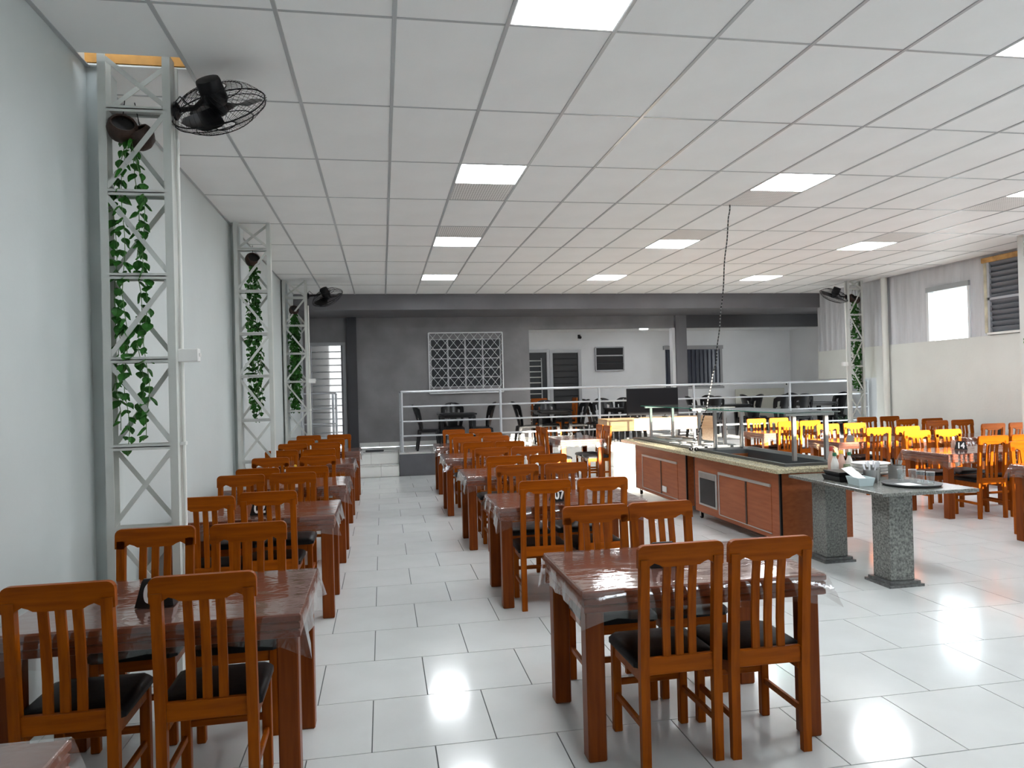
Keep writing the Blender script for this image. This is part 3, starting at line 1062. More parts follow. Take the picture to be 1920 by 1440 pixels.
v1 = (CR * ((410 - 960) / FPX) - CU * ((205 - 720) / FPX) + CW).normalized()
ax1 = v1 * .59 + (CR * .38 - CU * .92) * .81
fan((-1.2, 4.69, 3.45), (-.945, 4.70, 3.475), ax1, 'black caged fan on the nearest left lattice column', 1)
fan((-1.275, 13.43, 3.47), (-.93, 13.42, 3.44), (.35, .45, -.80), 'black caged fan on the farthest left column under the beam', 1)
fan((9.375, 13.43, 3.42), (9.10, 13.42, 3.44), (-.25, .35, -.85), 'black caged fan on the far right lattice column', -1)

# ------------------------------------------------------------------ wooden chair and table prototypes
def chair_proto():
    p = Proto()
    w = .195

    def yb(z):      # rake of the back
        return -.195 - max(0, z - .45) * .075
    for s_ in (-1, 1):
        x0, x1 = (w - .042) * s_, w * s_
        a, b = min(x0, x1), max(x0, x1)
        rings = []
        for z in (0, .42, .66, .94):
            c = yb(z)
            th = .018 if z > .05 else .015
            rings.append([(a, c - th, z), (b, c - th, z), (b, c + th, z), (a, c + th, z)])
        p.part('back_leg', MB().loft(rings), WOODV)
        p.part('front_leg', RB(a, b, .165, .205, 0, .435, .004), WOODV)
        p.part('side_apron', RB(a + .010 * (1 if s_ < 0 else -0.5), b - .010 * (1 if s_ > 0 else -.5), -.185, .17, .375, .44, .003), WOODH)
        xm = (a + b) / 2
        p.part('side_stretcher', RB(xm - .010, xm + .010, -.185, .17, .165, .195, .003), WOODH)
    p.part('front_apron', RB(-w + .04, w - .04, .17, .195, .375, .44, .003), WOODH)
    p.part('cross_stretcher', RB(-w + .03, w - .03, .175, .195, .225, .255, .003), WOODH)
    p.part('back_rail', RB(-w + .04, w - .04, yb(.45) - .012, yb(.45) + .013, .415, .492, .003), WOODH)
    # crest rail outline
    poly = []
    hw, zt, zb = .203, 1.003, .897
    for k in range(5):
        an = math.pi / 2 * k / 4
        poly.append((hw - .03 + .03 * math.cos(an), zt - .03 + .03 * math.sin(an)))
    for k in range(5):
        an = math.pi / 2 + math.pi / 2 * k / 4
        poly.append((-hw + .03 + .03 * math.cos(an), zt - .03 + .03 * math.sin(an)))
    low = [(-hw, zb + .003), (-.158, zb), (-.150, zb + .012), (-.128, zb + .024), (-.106, zb + .016), (-.09, zb + .006), (-.06, zb + .004)]
    poly += low + [(-x, z) for x, z in low[::-1]]
    cr = MB().prism(poly, -.014, .014)
    cr.v = [(x, y + yb(z) + .004, z) for x, y, z in cr.v]
    p.part('crest_rail', cr, WOODH)
    for x in (-.062, 0, .062):
        rings = []
        for z in (.485, .62, .78, .915):
            c = yb(z) + .006 + .012 * math.sin((z - .485) / .43 * math.pi)
            rings.append([(x - .018, c - .007, z), (x + .018, c - .007, z), (x + .018, c + .007, z), (x - .018, c + .007, z)])
        p.part('back_slat', MB().loft(rings), WOODV)
    seat = MB()
    rings = []
    for (o, z) in ((.0, .437), (.0, .462), (.012, .478), (.035, .486), (.10, .489)):
        a, b, c, d = -.205 + o, .205 - o, -.18 + o, .225 - o
        r = .03
        rings.append([(a + r, c, z), (b - r, c, z), (b, c + r, z), (b, d - r, z), (b - r, d, z), (a + r, d, z), (a, d - r, z), (a, c + r, z)])
    p.part('seat', seat.loft(rings), SEATM, smooth=True, label='black padded vinyl seat')
    return p


CHAIR = chair_proto()


def table_proto(L=1.2, D=.8):
    p = Proto()

    def ring(o, z):
        return [(o, o, z), (L - o, o, z), (L - o, D - o, z), (o, D - o, z)]
    p.part('tabletop', MB().loft([ring(.006, .756), ring(0, .762), ring(0, .782), ring(.007, .788)]), TABW)
    p.part('bead_molding', MB().loft([ring(.012, .722), ring(.003, .727), ring(.003, .748), ring(.012, .755)]), TABW)
    p.part('bead_molding', MB().loft([ring(.012, .688), ring(.003, .693), ring(.003, .714), ring(.012, .721)]), TABW)
    lw = .088
    for x in (.018, L - .018 - lw):
        for y in (.04, D - .03 - lw):
            p.part('leg', RB(x, x + lw, y, y + lw, 0, .69, .006), TABV)
    return p


TABLE = table_proto()
TABLE_T = table_proto(.8, 1.2)
TABLE_W = table_proto(1.5, .8)


def cover_mesh(L, D, seed):
    r = random.Random(seed)
    h, m_ = [], MB()
    nx, ny = 16, 11
    per = []
    for i in range(nx):
        per.append((L * i / nx, 0, 0, -1, i == 0))
    for i in range(ny):
        per.append((L, D * i / ny, 1, 0, i == 0))
    for i in range(nx):
        per.append((L - L * i / nx, D, 0, 1, i == 0))
    for i in range(ny):
        per.append((0, D - D * i / ny, -1, 0, i == 0))
    cdir = {0: (-1, -1), nx: (1, -1), nx + ny: (1, 1), 2 * nx + ny: (-1, 1)}
    N = len(per)
    ph = r.uniform(0, 6)
    drops = [.125 + .015 * math.sin(k * .35 + ph) + r.uniform(-.006, .006) for k in range(N)]
    outs = [.012 + .010 * math.sin(k * 1.9 + ph * 2) + r.uniform(-.005, .006) for k in range(N)]
    flare = {k: r.uniform(.035, .075) for k in cdir}
    rings = [[], [], [], []]
    for k, (x, y, nx_, ny_, corner) in enumerate(per):
        if k in cdir:
            cxd, cyd = cdir[k]
            nx_, ny_ = cxd * .707, cyd * .707
            o = flare[k]
            dr = drops[k] * 1.35
        else:
            o, dr = max(.003, outs[k]), drops[k]
            dist = min(min((k - c) % N, (c - k) % N) for c in cdir)
            if dist == 1:
                o, dr = o + .012, dr * 1.1
        rings[0].append((x, y, .7925))
        rings[1].append((x + nx_ * .006, y + ny_ * .006, .786))
        rings[2].append((x + nx_ * (.006 + o * .45), y + ny_ * (.006 + o * .45), .79 - dr * .45))
        rings[3].append((x + nx_ * (.006 + o), y + ny_ * (.006 + o), .79 - dr))
    m_.loft(rings, cap0=False, cap1=False)
    # top sheet as a gently wavy grid
    gx, gy = 14, 10
    vs, F = [], []
    for j in range(gy + 1):
        for i in range(gx + 1):
            e = 0 if i in (0, gx) or j in (0, gy) else 1
            z = .7925 + e * .0012 * (math.sin(i * 1.7 + j * .9 + ph) + math.sin(i * .6 - j * 2.1 + ph)) * .9
            vs.append((L * i / gx, D * j / gy, z))
    for j in range(gy):
        for i in range(gx):
            a = j * (gx + 1) + i
            F.append((a, a + 1, a + gx + 2, a + gx + 1))
    m_.add(vs, F)
    me = m_.mesh('plastic_cover', True)
    me.materials.append(PLANE)
    return me


COVERS = [cover_mesh(1.2, .8, s_) for s_ in (1, 2, 3, 4)]
COVER_T = cover_mesh(.8, 1.2, 9)
COVERS_W = [cover_mesh(1.5, .8, s_) for s_ in (11, 12)]

# number signs -----------------------------------------------------------
def text_mesh(txt, size):
    cu = bpy.data.curves.new('number', 'FONT')
    cu.body = txt
    cu.size = size
    cu.offset = size * .035
    cu.extrude = .0006
    cu.align_x = 'CENTER'
    cu.align_y = 'CENTER'
    o = bpy.data.objects.new('tmp_number', cu)
    COL.objects.link(o)
    dg = bpy.context.evaluated_depsgraph_get()
    me = bpy.data.meshes.new_from_object(o.evaluated_get(dg))
    bpy.data.objects.remove(o)
    me.materials.clear()
    return me


def sign(x, y, z, rotz, txt, label, w=.125, h=.105):
    t = thing('number_sign', label, 'sign', (x, y, z), rotz, 'black table number signs')
    d = .045
    body = MB()
    rings = []
    for (zz, ww, dd) in ((0, w / 2 + .01, d), (h * .92, w / 2 - .012, .012), (h, w / 2 - .018, .006)):
        rings.append([(-ww, -dd, zz), (ww, -dd, zz), (ww, dd, zz), (-ww, dd, zz)])
    obj('body', body.loft(rings), BLACKP, t)
    if txt:
        sl = math.atan2(d - .012, h * .92)
        for s_ in (-1, 1):
            o = obj('number', text_mesh(txt, h * .98), WHITEI, t)
            o.scale = (.82, 1, 1)
            o.rotation_euler = (math.pi / 2 - sl, 0, 0 if s_ < 0 else math.pi)
            o.location = (0, s_ * (.0295), h * .46)
    return t


def shaker(x, y, z, h, cap, body, label):
    t = thing('condiment_bottle', label, 'bottle', (x, y, z), 0, 'small condiment bottles on tables')
    obj('bottle_body', MB().lathe([(.02, 0), (.023, .008), (.023, h * .62), (.012, h * .78), (.011, h * .82)], 12), body, t, smooth=True)
    obj('cap', MB().lathe([(.014, h * .82), (.014, h * .97), (.008, h)], 12), cap, t, smooth=True)


ZT = .796
rows = {}
GRP = 'slatted wooden dining chairs'


def dining(row, k, x, y, near=(.42, .85), far=(.42, .85), cover=0, dn=0.0, df=0.0, seats=('left', 'right'), wide=False, dyn=(0, 0)):
    o = ORD[k]
    (TABLE_W if wide else TABLE).put('dining_table', 'brown wooden table with beaded edge, %s table of the %s' % (o, row), 'table', (x, y, 0), 0, 'brown dining tables')
    c = obj('plastic_cover', COVERS_W[cover % 2] if wide else COVERS[cover % 4], None, None, (x, y, 0))
    tag(c, 'clear plastic cover draped over the %s table of the %s' % (o, row), 'table cover', 'clear plastic table covers')
    rj = random.Random(hash((round(x * 10), round(y * 10))) % 1000)
    for side, xs_, ydef, rot in (('near', near, y + .175 + dn, 0), ('far', far, y + .80 + df, math.pi)):
        for q_, (s_, xx) in enumerate(zip(seats, xs_)):
            if xx is None:
                continue
            yo = rj.uniform(-.015, .0) * (1 if side == 'near' else -1) + (dyn[q_] if side == 'near' else 0)
            CHAIR.put('dining_chair', 'slatted wooden chair, %s side, %s seat, %s table of the %s' % (side, s_, o, row), 'chair', (x + xx, ydef + yo, 0), rot + rj.uniform(-.02, .02), GRP)


# left wall row
LR = 'left wall row'
LS = ('wall', 'aisle')
dining(LR, 0, -1.56, 3.17, (.315, .834), (.327, .813), 0, dn=-.03, df=.05, seats=LS)
dining(LR, 1, -1.58, 5.67, (.325, .742), (.322, .766), 1, dn=-.03, df=.13, seats=LS, dyn=(-.12, 0))
dining(LR, 2, -1.58, 7.48, (.369, .841), (.315, .84), 2, dn=-.03, df=.06, seats=LS)
dining(LR, 3, -1.60, 9.75, (.32, .78), (.31, .78), 3, dn=-.03, df=.1, seats=LS)
dining(LR, 4, -1.58, 11.79, (.32, .78), (.32, .82), 0, dn=-.03, df=.1, seats=LS)
# aisle row
AR = 'aisle row'
AS = ('left', 'right')
dining(AR, 0, .865, 3.165, (.424, .858), (.372, .785), 1, dn=-.03, df=0, seats=AS)
dining(AR, 1, .87, 5.56, (.347, .80), (.35, .82), 2, dn=-.025, df=.08, seats=AS)
dining(AR, 2, .86, 7.69, (.40, .87), (.43, .88), 3, dn=-.025, df=.04, seats=AS)
dining(AR, 3, .82, 9.88, (.44, .88), (.42, .88), 0, dn=-.02, df=.1, seats=AS)
dining(AR, 4, .86, 12.0, (.40, .88), (.40, .88), 1, dn=-.02, df=.2, seats=AS)
# row right of the buffet
CRW = 'row right of the buffet'
dining(CRW, 0, 6.46, 5.80, (None, None), (.45, .90), 2, df=.02, seats=AS, wide=True)
dining(CRW, 1, 6.695, 7.71, (.54, 1.0), (.50, .98), 3, dn=-.02, df=.10, seats=AS, wide=True)
dining(CRW, 2, 6.66, 9.80, (.60, 1.08), (.58, 1.08), 0, dn=-.02, df=.12, seats=AS, wide=True)
dining(CRW, 3, 6.78, 12.16, (.42, .86), (.50, .98), 1, dn=-.02, df=.15, seats=AS, wide=True)
# right wall row
DRW = 'right wall row'
DS = ('aisle', 'wall')
dining(DRW, 0, 8.76, 9.72, (.39, .88), (.39, .88), 2, dn=-.02, df=.02, seats=DS)
dining(DRW, 1, 8.76, 11.54, (.39, .88), (.39, .88), 3, dn=-.02, df=.0, seats=DS)
# table cut by the lower left corner
TABLE_T.put('dining_table', 'brown wooden table cut off by the lower left corner of the picture', 'table', (-1.655, .97, 0), 0, 'brown dining tables')
tag(obj('plastic_cover', COVER_T, None, None, (-1.655, .97, 0)), 'clear plastic cover on the table in the lower left corner', 'table cover', 'clear plastic table covers')
# table set across, in front of the platform
TABLE_T.put('dining_table', 'brown wooden table set lengthwise before the platform, beside the long bench', 'table', (3.06, 12.42, 0), 0, 'brown dining tables')
tag(obj('plastic_cover', COVER_T, None, None, (3.06, 12.42, 0)), 'clear plastic cover on the lengthwise table before the platform', 'table cover', 'clear plastic table covers')
for (x, y, rot, side, en) in ((3.08, 12.77, -math.pi / 2, 'left', 'near'), (3.08, 13.24, -math.pi / 2, 'left', 'far'), (3.80, 12.77, math.pi / 2, 'right', 'near'), (3.80, 13.24, math.pi / 2, 'right', 'far')):
    CHAIR.put('dining_chair', 'slatted wooden chair seen sideways, %s side, %s end of the lengthwise table' % (side, en), 'chair', (x, y, 0), rot, GRP)
# two wooden chairs on the platform
CHAIR.put('dining_chair', 'slatted wooden chair on the platform facing out behind a black plastic table', 'chair', (3.73, 17.0, ZS), math.pi, GRP)
CHAIR.put('dining_chair', 'slatted wooden chair on the platform turned sideways near the slatted door', 'chair', (4.32, 16.95, ZS), math.pi / 2, GRP)

# signs and condiments on tables
sign(-1.005, 3.46, ZT, 0, '01', 'black tent sign 01 on the first table of the left wall row', .14, .115)
sign(-.945, 5.86, ZT, 0, '02', 'black tent sign 02 on the second table of the left wall row')
sign(1.385, 3.52, ZT, 0, '06', 'black tent sign 06 on the first table of the aisle row', .14, .115)
sign(1.388, 5.76, ZT, 0, '07', 'black tent sign 07 on the second table of the aisle row')
sign(7.25, 8.14, ZT, -.75, '14', 'black tent sign 14 on the second table right of the buffet')
sign(9.55, 9.98, ZT, -.6, '', 'black tent sign on the first table of the right wall row', .12, .11)
sign(6.95, 9.95, ZT, -.5, '', 'black tent sign on the third table right of the buffet', .10, .09)
sign(1.42, 8.0, ZT, 0, '08', 'black tent sign on the third table of the aisle row')
shaker(-1.02, 7.95, ZT, .13, WHITEP, mat('brown_sauce', (.12, .02, .01), .3), 'small brown sauce bottle with white cap, third table of left row')
shaker(-.93, 8.02, ZT, .17, CAPY, BOTW, 'pale bottle with yellow cap on third table of left row')
shaker(7.30, 8.32, ZT, .15, WHITEP, BOTP, 'white-capped pink bottle behind sign 14')
shaker(1.50, 10.3, ZT, .14, WHITEP, BOTW, 'white condiment bottle on the fourth table of the aisle row')
shaker(1.60, 8.2, ZT, .14, WHITEP, BOTW, 'white condiment bottle on the third table of the aisle row')
shaker(9.35, 11.9, ZT, .16, WHITEP, BOTP, 'pinkish condiment bottle on the second table of right wall row')
shaker(7.05, 10.1, ZT, .13, WHITEP, BOTW, 'white condiment bottle on the third table right of the buffet')
sign(3.50, 12.85, ZT, .3, '', 'black tent sign on the lengthwise table before the platform', .12, .10)

# ------------------------------------------------------------------ long bench table with black screen
t = thing('long_bench_table', 'long pale wooden bench table standing before the platform railing', 'table', (4.19, 13.3, 0))
obj('tabletop', RB(0, 2.22, 0, .6, 1.04, 1.085, .004), BENCHW, t)
obj('front_board', RB(0, 2.22, 0, .03, .855, 1.04, .004), BENCHW, t)
obj('back_board', RB(0, 2.22, .57, .6, .855, 1.04, .004), BENCHW, t)
for x in (0, 2.18):
    obj('end_panel', RB(x, x + .04, .03, .57, 0, 1.04, .004), BENCHW, t)
t = thing('television', 'black flat screen standing on the long bench table', 'television', (4.68, 13.52, 1.087))
obj('screen_case', RB(0, 1.05, 0, .06, .05, .575, .008), BLACKP, t)
obj('screen', B(.015, 1.035, -.002, .001, .07, .56), mat('screen_off', (.008, .008, .010), .5, spec=.15), t)
for x in (.2, .78):
    obj('foot', MB().bar((x, -.1, .01), (x, .16, .01), .03, .02, up=(0, 0, 1)).bar((x, .03, .01), (x, .03, .06), .03, .03), BLACKP, t)

# ------------------------------------------------------------------ buffet units
def buffet(y0, y1, label, cy0, cy1, doors, vent_y=None):
    t = thing('buffet_cabinet', label, 'buffet', (3.92, y0, 0), 0, 'wood laminate buffet cabinets')
    L = y1 - y0
    obj('body', MB().box(0, .8, 0, L, .105, .68).box(0, .02, 0, L, .68, .80).box(.78, .8, 0, L, .68, .80).box(.02, .78, 0, .02, .68, .80).box(.02, .78, L - .02, L, .68, .80), LAMW, t)
    obj('corner_strip', B(-.004, .018, -.004, .018, .105, .80), BLACKP, t)
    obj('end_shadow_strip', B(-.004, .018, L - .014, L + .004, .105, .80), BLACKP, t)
    (a, b, mid) = doors
    obj('door_track', RB(-.02, .0, a - y0, b - y0, .632, .662, .003), ALU, t)
    obj('door_track_lower', RB(-.012, .0, a - y0, b - y0, .150, .160, .002), ALU, t)
    d1_ = obj('sliding_door', RB(-.010, .0, mid - y0, b - y0, .16, .632, .002), LAMW, t)
    obj('door_edge', B(-.016, -.004, b - y0 - .02, b - y0, .16, .632), ALU, d1_)
    obj('sliding_door', RB(-.004, .003, a - y0, mid - y0 + .02, .16, .632, .001), LAMW, t)
    obj('door_gap', B(-.0112, -.004, mid - y0 - .03, mid - y0, .16, .632), mat('gap_dark', (.05, .02, .01), .6), t)
    if vent_y:
        v = obj('control_frame', RB(-.014, .0, vent_y - .25 - y0, vent_y + .25 - y0, .20, .62, .003), ALU, t)
        obj('control_panel', B(-.018, -.012, vent_y - .21 - y0, vent_y + .21 - y0, .225, .54), BLACKP, v)
        obj('control_label', B(-.018, -.012, vent_y - .21 - y0, vent_y + .21 - y0, .55, .605), STEEL, v)
    else:
        obj('socket', RB(-.022, -.008, 9.72 - y0, 9.86 - y0, .20, .28, .003), WHITEP, t)
    for x in (.06, .74):
        for y in (.06, L - .06):
            c = obj('caster', MB().lathe([(.03, -.014), (.035, -.01), (.035, .01), (.03, .014)], 14).xf(Matrix.Translation((x, y, .037)) @ Matrix.Rotation(math.pi / 2, 4, 'Y')), BLACKP, t)
            obj('caster_fork', MB().box(x - .02, x - .015, y - .015, y + .015, .03, .105).box(x + .015, x + .02, y - .015, y + .015, .03, .105), ALU, c)
    LC_ = cy1 - cy0
    top = obj('buffet_counter', MB().rbox(0, .26, 0, LC_, .805, .85, .006).rbox(.90, 1.05, 0, LC_, .805, .85, .006).rbox(.26, .90, 0, .24, .805, .85, .006).rbox(.26, .90, LC_ - .10, LC_, .805, .85, .006), LAMG, None, (3.80, cy0, 0))
    return t, top


b1, c1 = buffet(6.75, 8.80, 'wood laminate buffet cabinet nearer the camera, with black control panel', 6.60, 8.935, (6.92, 8.10, 7.46), 8.40)
tag(c1, 'speckled beige stone counter on the nearer buffet cabinet', 'counter', 'buffet counters')
b2, c2 = buffet(9.05, 11.0, 'wood laminate buffet cabinet farther from the camera, with white socket', 8.94, 11.35, (9.34, 10.68, 9.94))
tag(c2, 'speckled beige stone counter on the farther buffet cabinet', 'counter', 'buffet counters')


def pan(x0, x1, y0, y1, label, cells):
    t = thing('food_well', label, 'tray', (x0, y0, .8505), 0, 'steel food wells')
    W, L = x1 - x0, y1 - y0
    m_ = MB()

    def rg(o, z):
        return [(o, o, z), (W - o, o, z), (W - o, L - o, z), (o, L - o, z)]
    m_.loft([rg(.07, -.12), rg(.07, .0), rg(0, .0), rg(0, .028), rg(.03, .030), rg(.075, .0), rg(.085, -.105)], cap0=True, cap1=True)
    obj('pan', m_, DSTEEL, t)
    if cells:
        n = 5
        for i in range(n):
            for j in range(2):
                a = .09 + j * (W - .18) / 2
                b = .09 + i * (L - .18) / n
                cw, cl = (W - .18) / 2 - .02, (L - .18) / n - .025
                k = obj('inset_container', MB().loft([[(a, b, .006), (a + cw, b, .006), (a + cw, b + cl, .006), (a, b + cl, .006)], [(a, b, .03), (a + cw, b, .03), (a + cw, b + cl, .03), (a, b + cl, .03)], [(a + .015, b + .015, .031), (a + cw - .015, b + .015, .031), (a + cw - .015, b + cl - .015, .031), (a + .015, b + cl - .015, .031)], [(a + .025, b + .025, .012), (a + cw - .025, b + .025, .012), (a + cw - .025, b + cl - .025, .012), (a + .025, b + cl - .025, .012)]]), STEEL, t)


pan(4.0, 4.74, 6.78, 8.89, 'large dark steel tray set into the nearer buffet counter', False)
pan(4.0, 4.74, 9.12, 11.30, 'steel well with shiny containers in the farther buffet counter', True)


def guard(y0, y1, label):
    t = thing('sneeze_guard', label, 'sneeze guard', (4.24, y0, .8805), 0, 'glass sneeze guards')
    H = .47
    L = y1 - y0
    for x in (0, .37):
        for y in (.02, L - .02):
            obj('post', RB(x - .02, x + .02, y - .02, y + .02, 0, H, .003), STEEL, t)
    for y in (.02, L - .02):
        obj('top_bar', RB(-.10, .46, y - .02, y + .02, H, H + .03, .003), STEEL, t)
    g = obj('glass_shelf', RB(-.14, .50, -.05, L + .05, H + .031, H + .041, .002), GLASSG, t)
    obj('glass_edge', B(-.143, -.139, -.05, L + .05, H + .031, H + .041), mat('glass_edge_green', (.05, .25, .18), .2), g)
    return t


guard(6.98, 8.86, 'steel framed glass shelf above the nearer buffet tray')
guard(9.30, 11.15, 'steel framed glass shelf above the farther buffet well')
t = thing('power_plug', 'black plug with cord lying on the buffet counter seam', 'plug', (3.93, 8.90, .8505))
obj('plug_body', MB().lathe([(.012, 0), (.028, .01), (.028, .04), (.012, .05)], 12), BLACKP, t)
obj('second_plug', MB().lathe([(.012, 0), (.028, .01), (.028, .04), (.012, .05)], 12, (.03, -.09, 0)), BLACKP, t)
# hanging cord from the ceiling
pts = [(3.95, 7.70, 3.75), (3.955, 7.75, 3.60), (4.0, 7.95, 3.2), (4.03, 8.12, 2.7), (4.04, 8.26, 2.3), (4.06, 8.38, 2.0), (4.04, 8.48, 1.75), (4.02, 8.58, 1.45), (4.03, 8.74, 1.25), (4.0, 8.86, 1.05), (3.985, 8.92, .93), (3.96, 8.93, .90)]
sm = []
for i in range(len(pts) - 1):
    a, b = Vector(pts[i]), Vector(pts[i + 1])
    for q in range(6):
        f = q / 6
        p = a.lerp(b, f)
        k = i * 6 + q
        sm.append((p.x + .004 * math.sin(k * .9), p.y + .004 * math.cos(k * .9), p.z))
sm.append(pts[-1])
tag(obj('braided_power_line', MB().tube(sm, .0075, 6), CORD), 'black and white braided cord hanging from ceiling to buffet', 'cord')

# ------------------------------------------------------------------ granite serving table
t = thing('granite_table', 'grey granite serving table on two stone pillars in front of buffet', 'table', (3.91, 5.20, 0))
obj('tabletop', MB().loft([[(0, 0, .772), (.88, 0, .772), (.88, 1.37, .772), (0, 1.37, .772)], [(0, 0, .796), (.88, 0, .796), (.88, 1.37, .796), (0, 1.37, .796)], [(.005, .005, .80), (.875, .005, .80), (.875, 1.365, .80), (.005, 1.365, .80)]]), GRAN, t)
for y in (.17, 1.05):
    lg = obj('pillar_leg', RB(.18, .40, y, y + .22, .045, .772, .004), GRAN, t)
    obj('leg_foot', MB().box(.15, .43, y - .03, y + .25, .022, .045).box(.13, .45, y - .05, y + .27, 0, .022), GRAND, lg)

ZG = .8005
# items on it
t = thing('cutlery_sleeve_box', 'shallow black plastic box at the corner of granite table', 'box', (4.10, 6.03, ZG), -.05)
obj('tray', MB().loft([[(-.08, -.13, 0), (.08, -.13, 0), (.08, .13, 0), (-.08, .13, 0)], [(-.095, -.145, .045), (.095, -.145, .045), (.095, .145, .045), (-.095, .145, .045)]]), BLACKP, t)
obj('upper_tray', MB().loft([[(-.07, -.11, .046), (.07, -.11, .046), (.07, .12, .046), (-.07, .12, .046)], [(-.085, -.125, .085), (.085, -.125, .085), (.085, .135, .085), (-.085, .135, .085)]]), BLACKP, t)
t = thing('napkin_basket', 'pale plastic basket holding long paper sleeves on granite table', 'basket', (4.07, 5.70, ZG), -.1)
wv = MB().loft([[(-.06, -.09, 0), (.06, -.09, 0), (.06, .09, 0), (-.06, .09, 0)], [(-.075, -.105, .07), (.075, -.105, .07), (.075, .105, .07), (-.075, .105, .07)], [(-.068, -.098, .07), (.068, -.098, .07), (.068, .098, .07), (-.068, .098, .07)], [(-.055, -.085, .01), (.055, -.085, .01), (.055, .085, .01), (-.055, .085, .01)]])
obj('basket', wv, BASK, t)
for k in range(4):
    obj('paper_sleeve', MB().bar((-.03 + .02 * k, -.05, .04), (-.05 + .02 * k, .19, .125 + .004 * k), .035, .005, up=(0, 0, 1)), PAPER, t)


def holder(x, y, label, n, white):
    t = thing('cutlery_holder', label, 'holder', (x, y, ZG), 0, 'steel cutlery holders')
    obj('cup', MB().lathe([(.058, 0), (.06, .004), (.062, .115), (.058, .115), (.056, .008)], 20, cap1=True), STEEL, t, smooth=True)
    r = random.Random(int(x * 1000))
    for k in range(n):
        a = r.uniform(0, 6.28)
        q = r.uniform(.01, .035)
        x1, y1 = q * math.cos(a), q * math.sin(a)
        obj('cutlery', MB().bar((x1 * .5, y1 * .5, .01), (x1 * 1.7, y1 * 1.7, .155 + r.uniform(0, .02)), .016, .004), CUTL if white else STEEL, t)


holder(4.245, 5.80, 'steel cup beside pale basket, left of the cutlery cups', 3, True)
holder(4.40, 5.98, 'steel cup of white-handled cutlery, middle of granite table', 7, True)
holder(4.66, 6.02, 'steel cup of cutlery behind the drinking glasses', 6, False)
t = thing('serving_tray', 'round dark steel tray on the granite table', 'tray', (4.45, 5.55, ZG))
obj('tray_plate', MB().lathe([(.20, 0), (.225, .006), (.235, .02), (.228, .021), (.205, .010)], 32), DSTEEL, t, smooth=True)
obj('paper_liner', B(-.13, .02, -.10, .05, .0105, .012), PAPER, t)
gp = [(4.47, 5.70, 'tallest-looking glass at the back left of the round tray'), (4.55, 5.66, 'drinking glass at the back of the round tray, second from left'), (4.53, 5.54, 'drinking glass in the middle of the round tray'), (4.56, 5.46, 'drinking glass at the right front of the round tray')]
for x, y, lb in gp:
    t = thing('drinking_glass', lb, 'glass', (x, y, ZG + .0115), 0, 'glasses on the round tray')
    obj('glass_wall', MB().lathe([(.027, 0), (.034, .105), (.0325, .105), (.026, .012)], 18, cap1=True), GLASS, t, smooth=True)
    obj('rim', MB().tube([(.0332 * math.cos(a * .3927), .0332 * math.sin(a * .3927), .105) for a in range(16)], .0016, 5, True), WHITEP, t)
t = thing('plate_stack', 'white oval plates stacked behind the cutlery cups', 'plates', (4.60, 6.28, ZG))
for k in range(4):
    o = obj('plate', MB().lathe([(.09, 0), (.15, .012), (.175, .026), (.17, .028), (.14, .016), (.09, .006)], 28, (0, 0, k * .03)), WHITEP, t, smooth=True)


def bottle(x, y, h, r, body, cap, label):
    t = thing('sauce_bottle', label, 'bottle', (x, y, ZG), 0, 'sauce bottles on granite table')
    obj('bottle_body', MB().lathe([(r * .9, 0), (r, .01), (r, h * .5), (r * .6, h * .72), (r * .42, h * .8), (r * .42, h * .86)], 16), body, t, smooth=True)
    obj('cap', MB().lathe([(r * .55, h * .84), (r * .55, h * .97), (r * .4, h)], 14), cap, t, smooth=True)


bottle(4.30, 6.40, .215, .036, BOTW, SHADEG, 'milky bottle with dark green cap nearest the black box')
bottle(4.44, 6.50, .225, .036, BOTP, CAPY, 'pinkish bottle with yellow cap on granite table')
bottle(4.54, 6.52, .20, .034, BOTW, SHADEG, 'pale bottle with green cap at the far corner of granite table')
bottle(4.35, 6.53, .26, .034, BOTP, CAPR, 'tall pinkish bottle with red cap behind the others')
for x, y, lb in ((4.34, 6.26, 'small olive green jar left of the plates'), (4.40, 6.36, 'small olive green jar touching the plates')):
    t = thing('olive_jar', lb, 'jar', (x, y, ZG), 0, 'olive jars on granite table')
    obj('jar_body', MB().lathe([(.03, 0), (.034, .008), (.034, .075), (.028, .085)], 16), JARG, t, smooth=True)
    obj('lid', MB().lathe([(.03, .085), (.03, .1), (.026, .102)], 16), mat('jar_lid', (.10, .14, .06), .4), t, smooth=True)

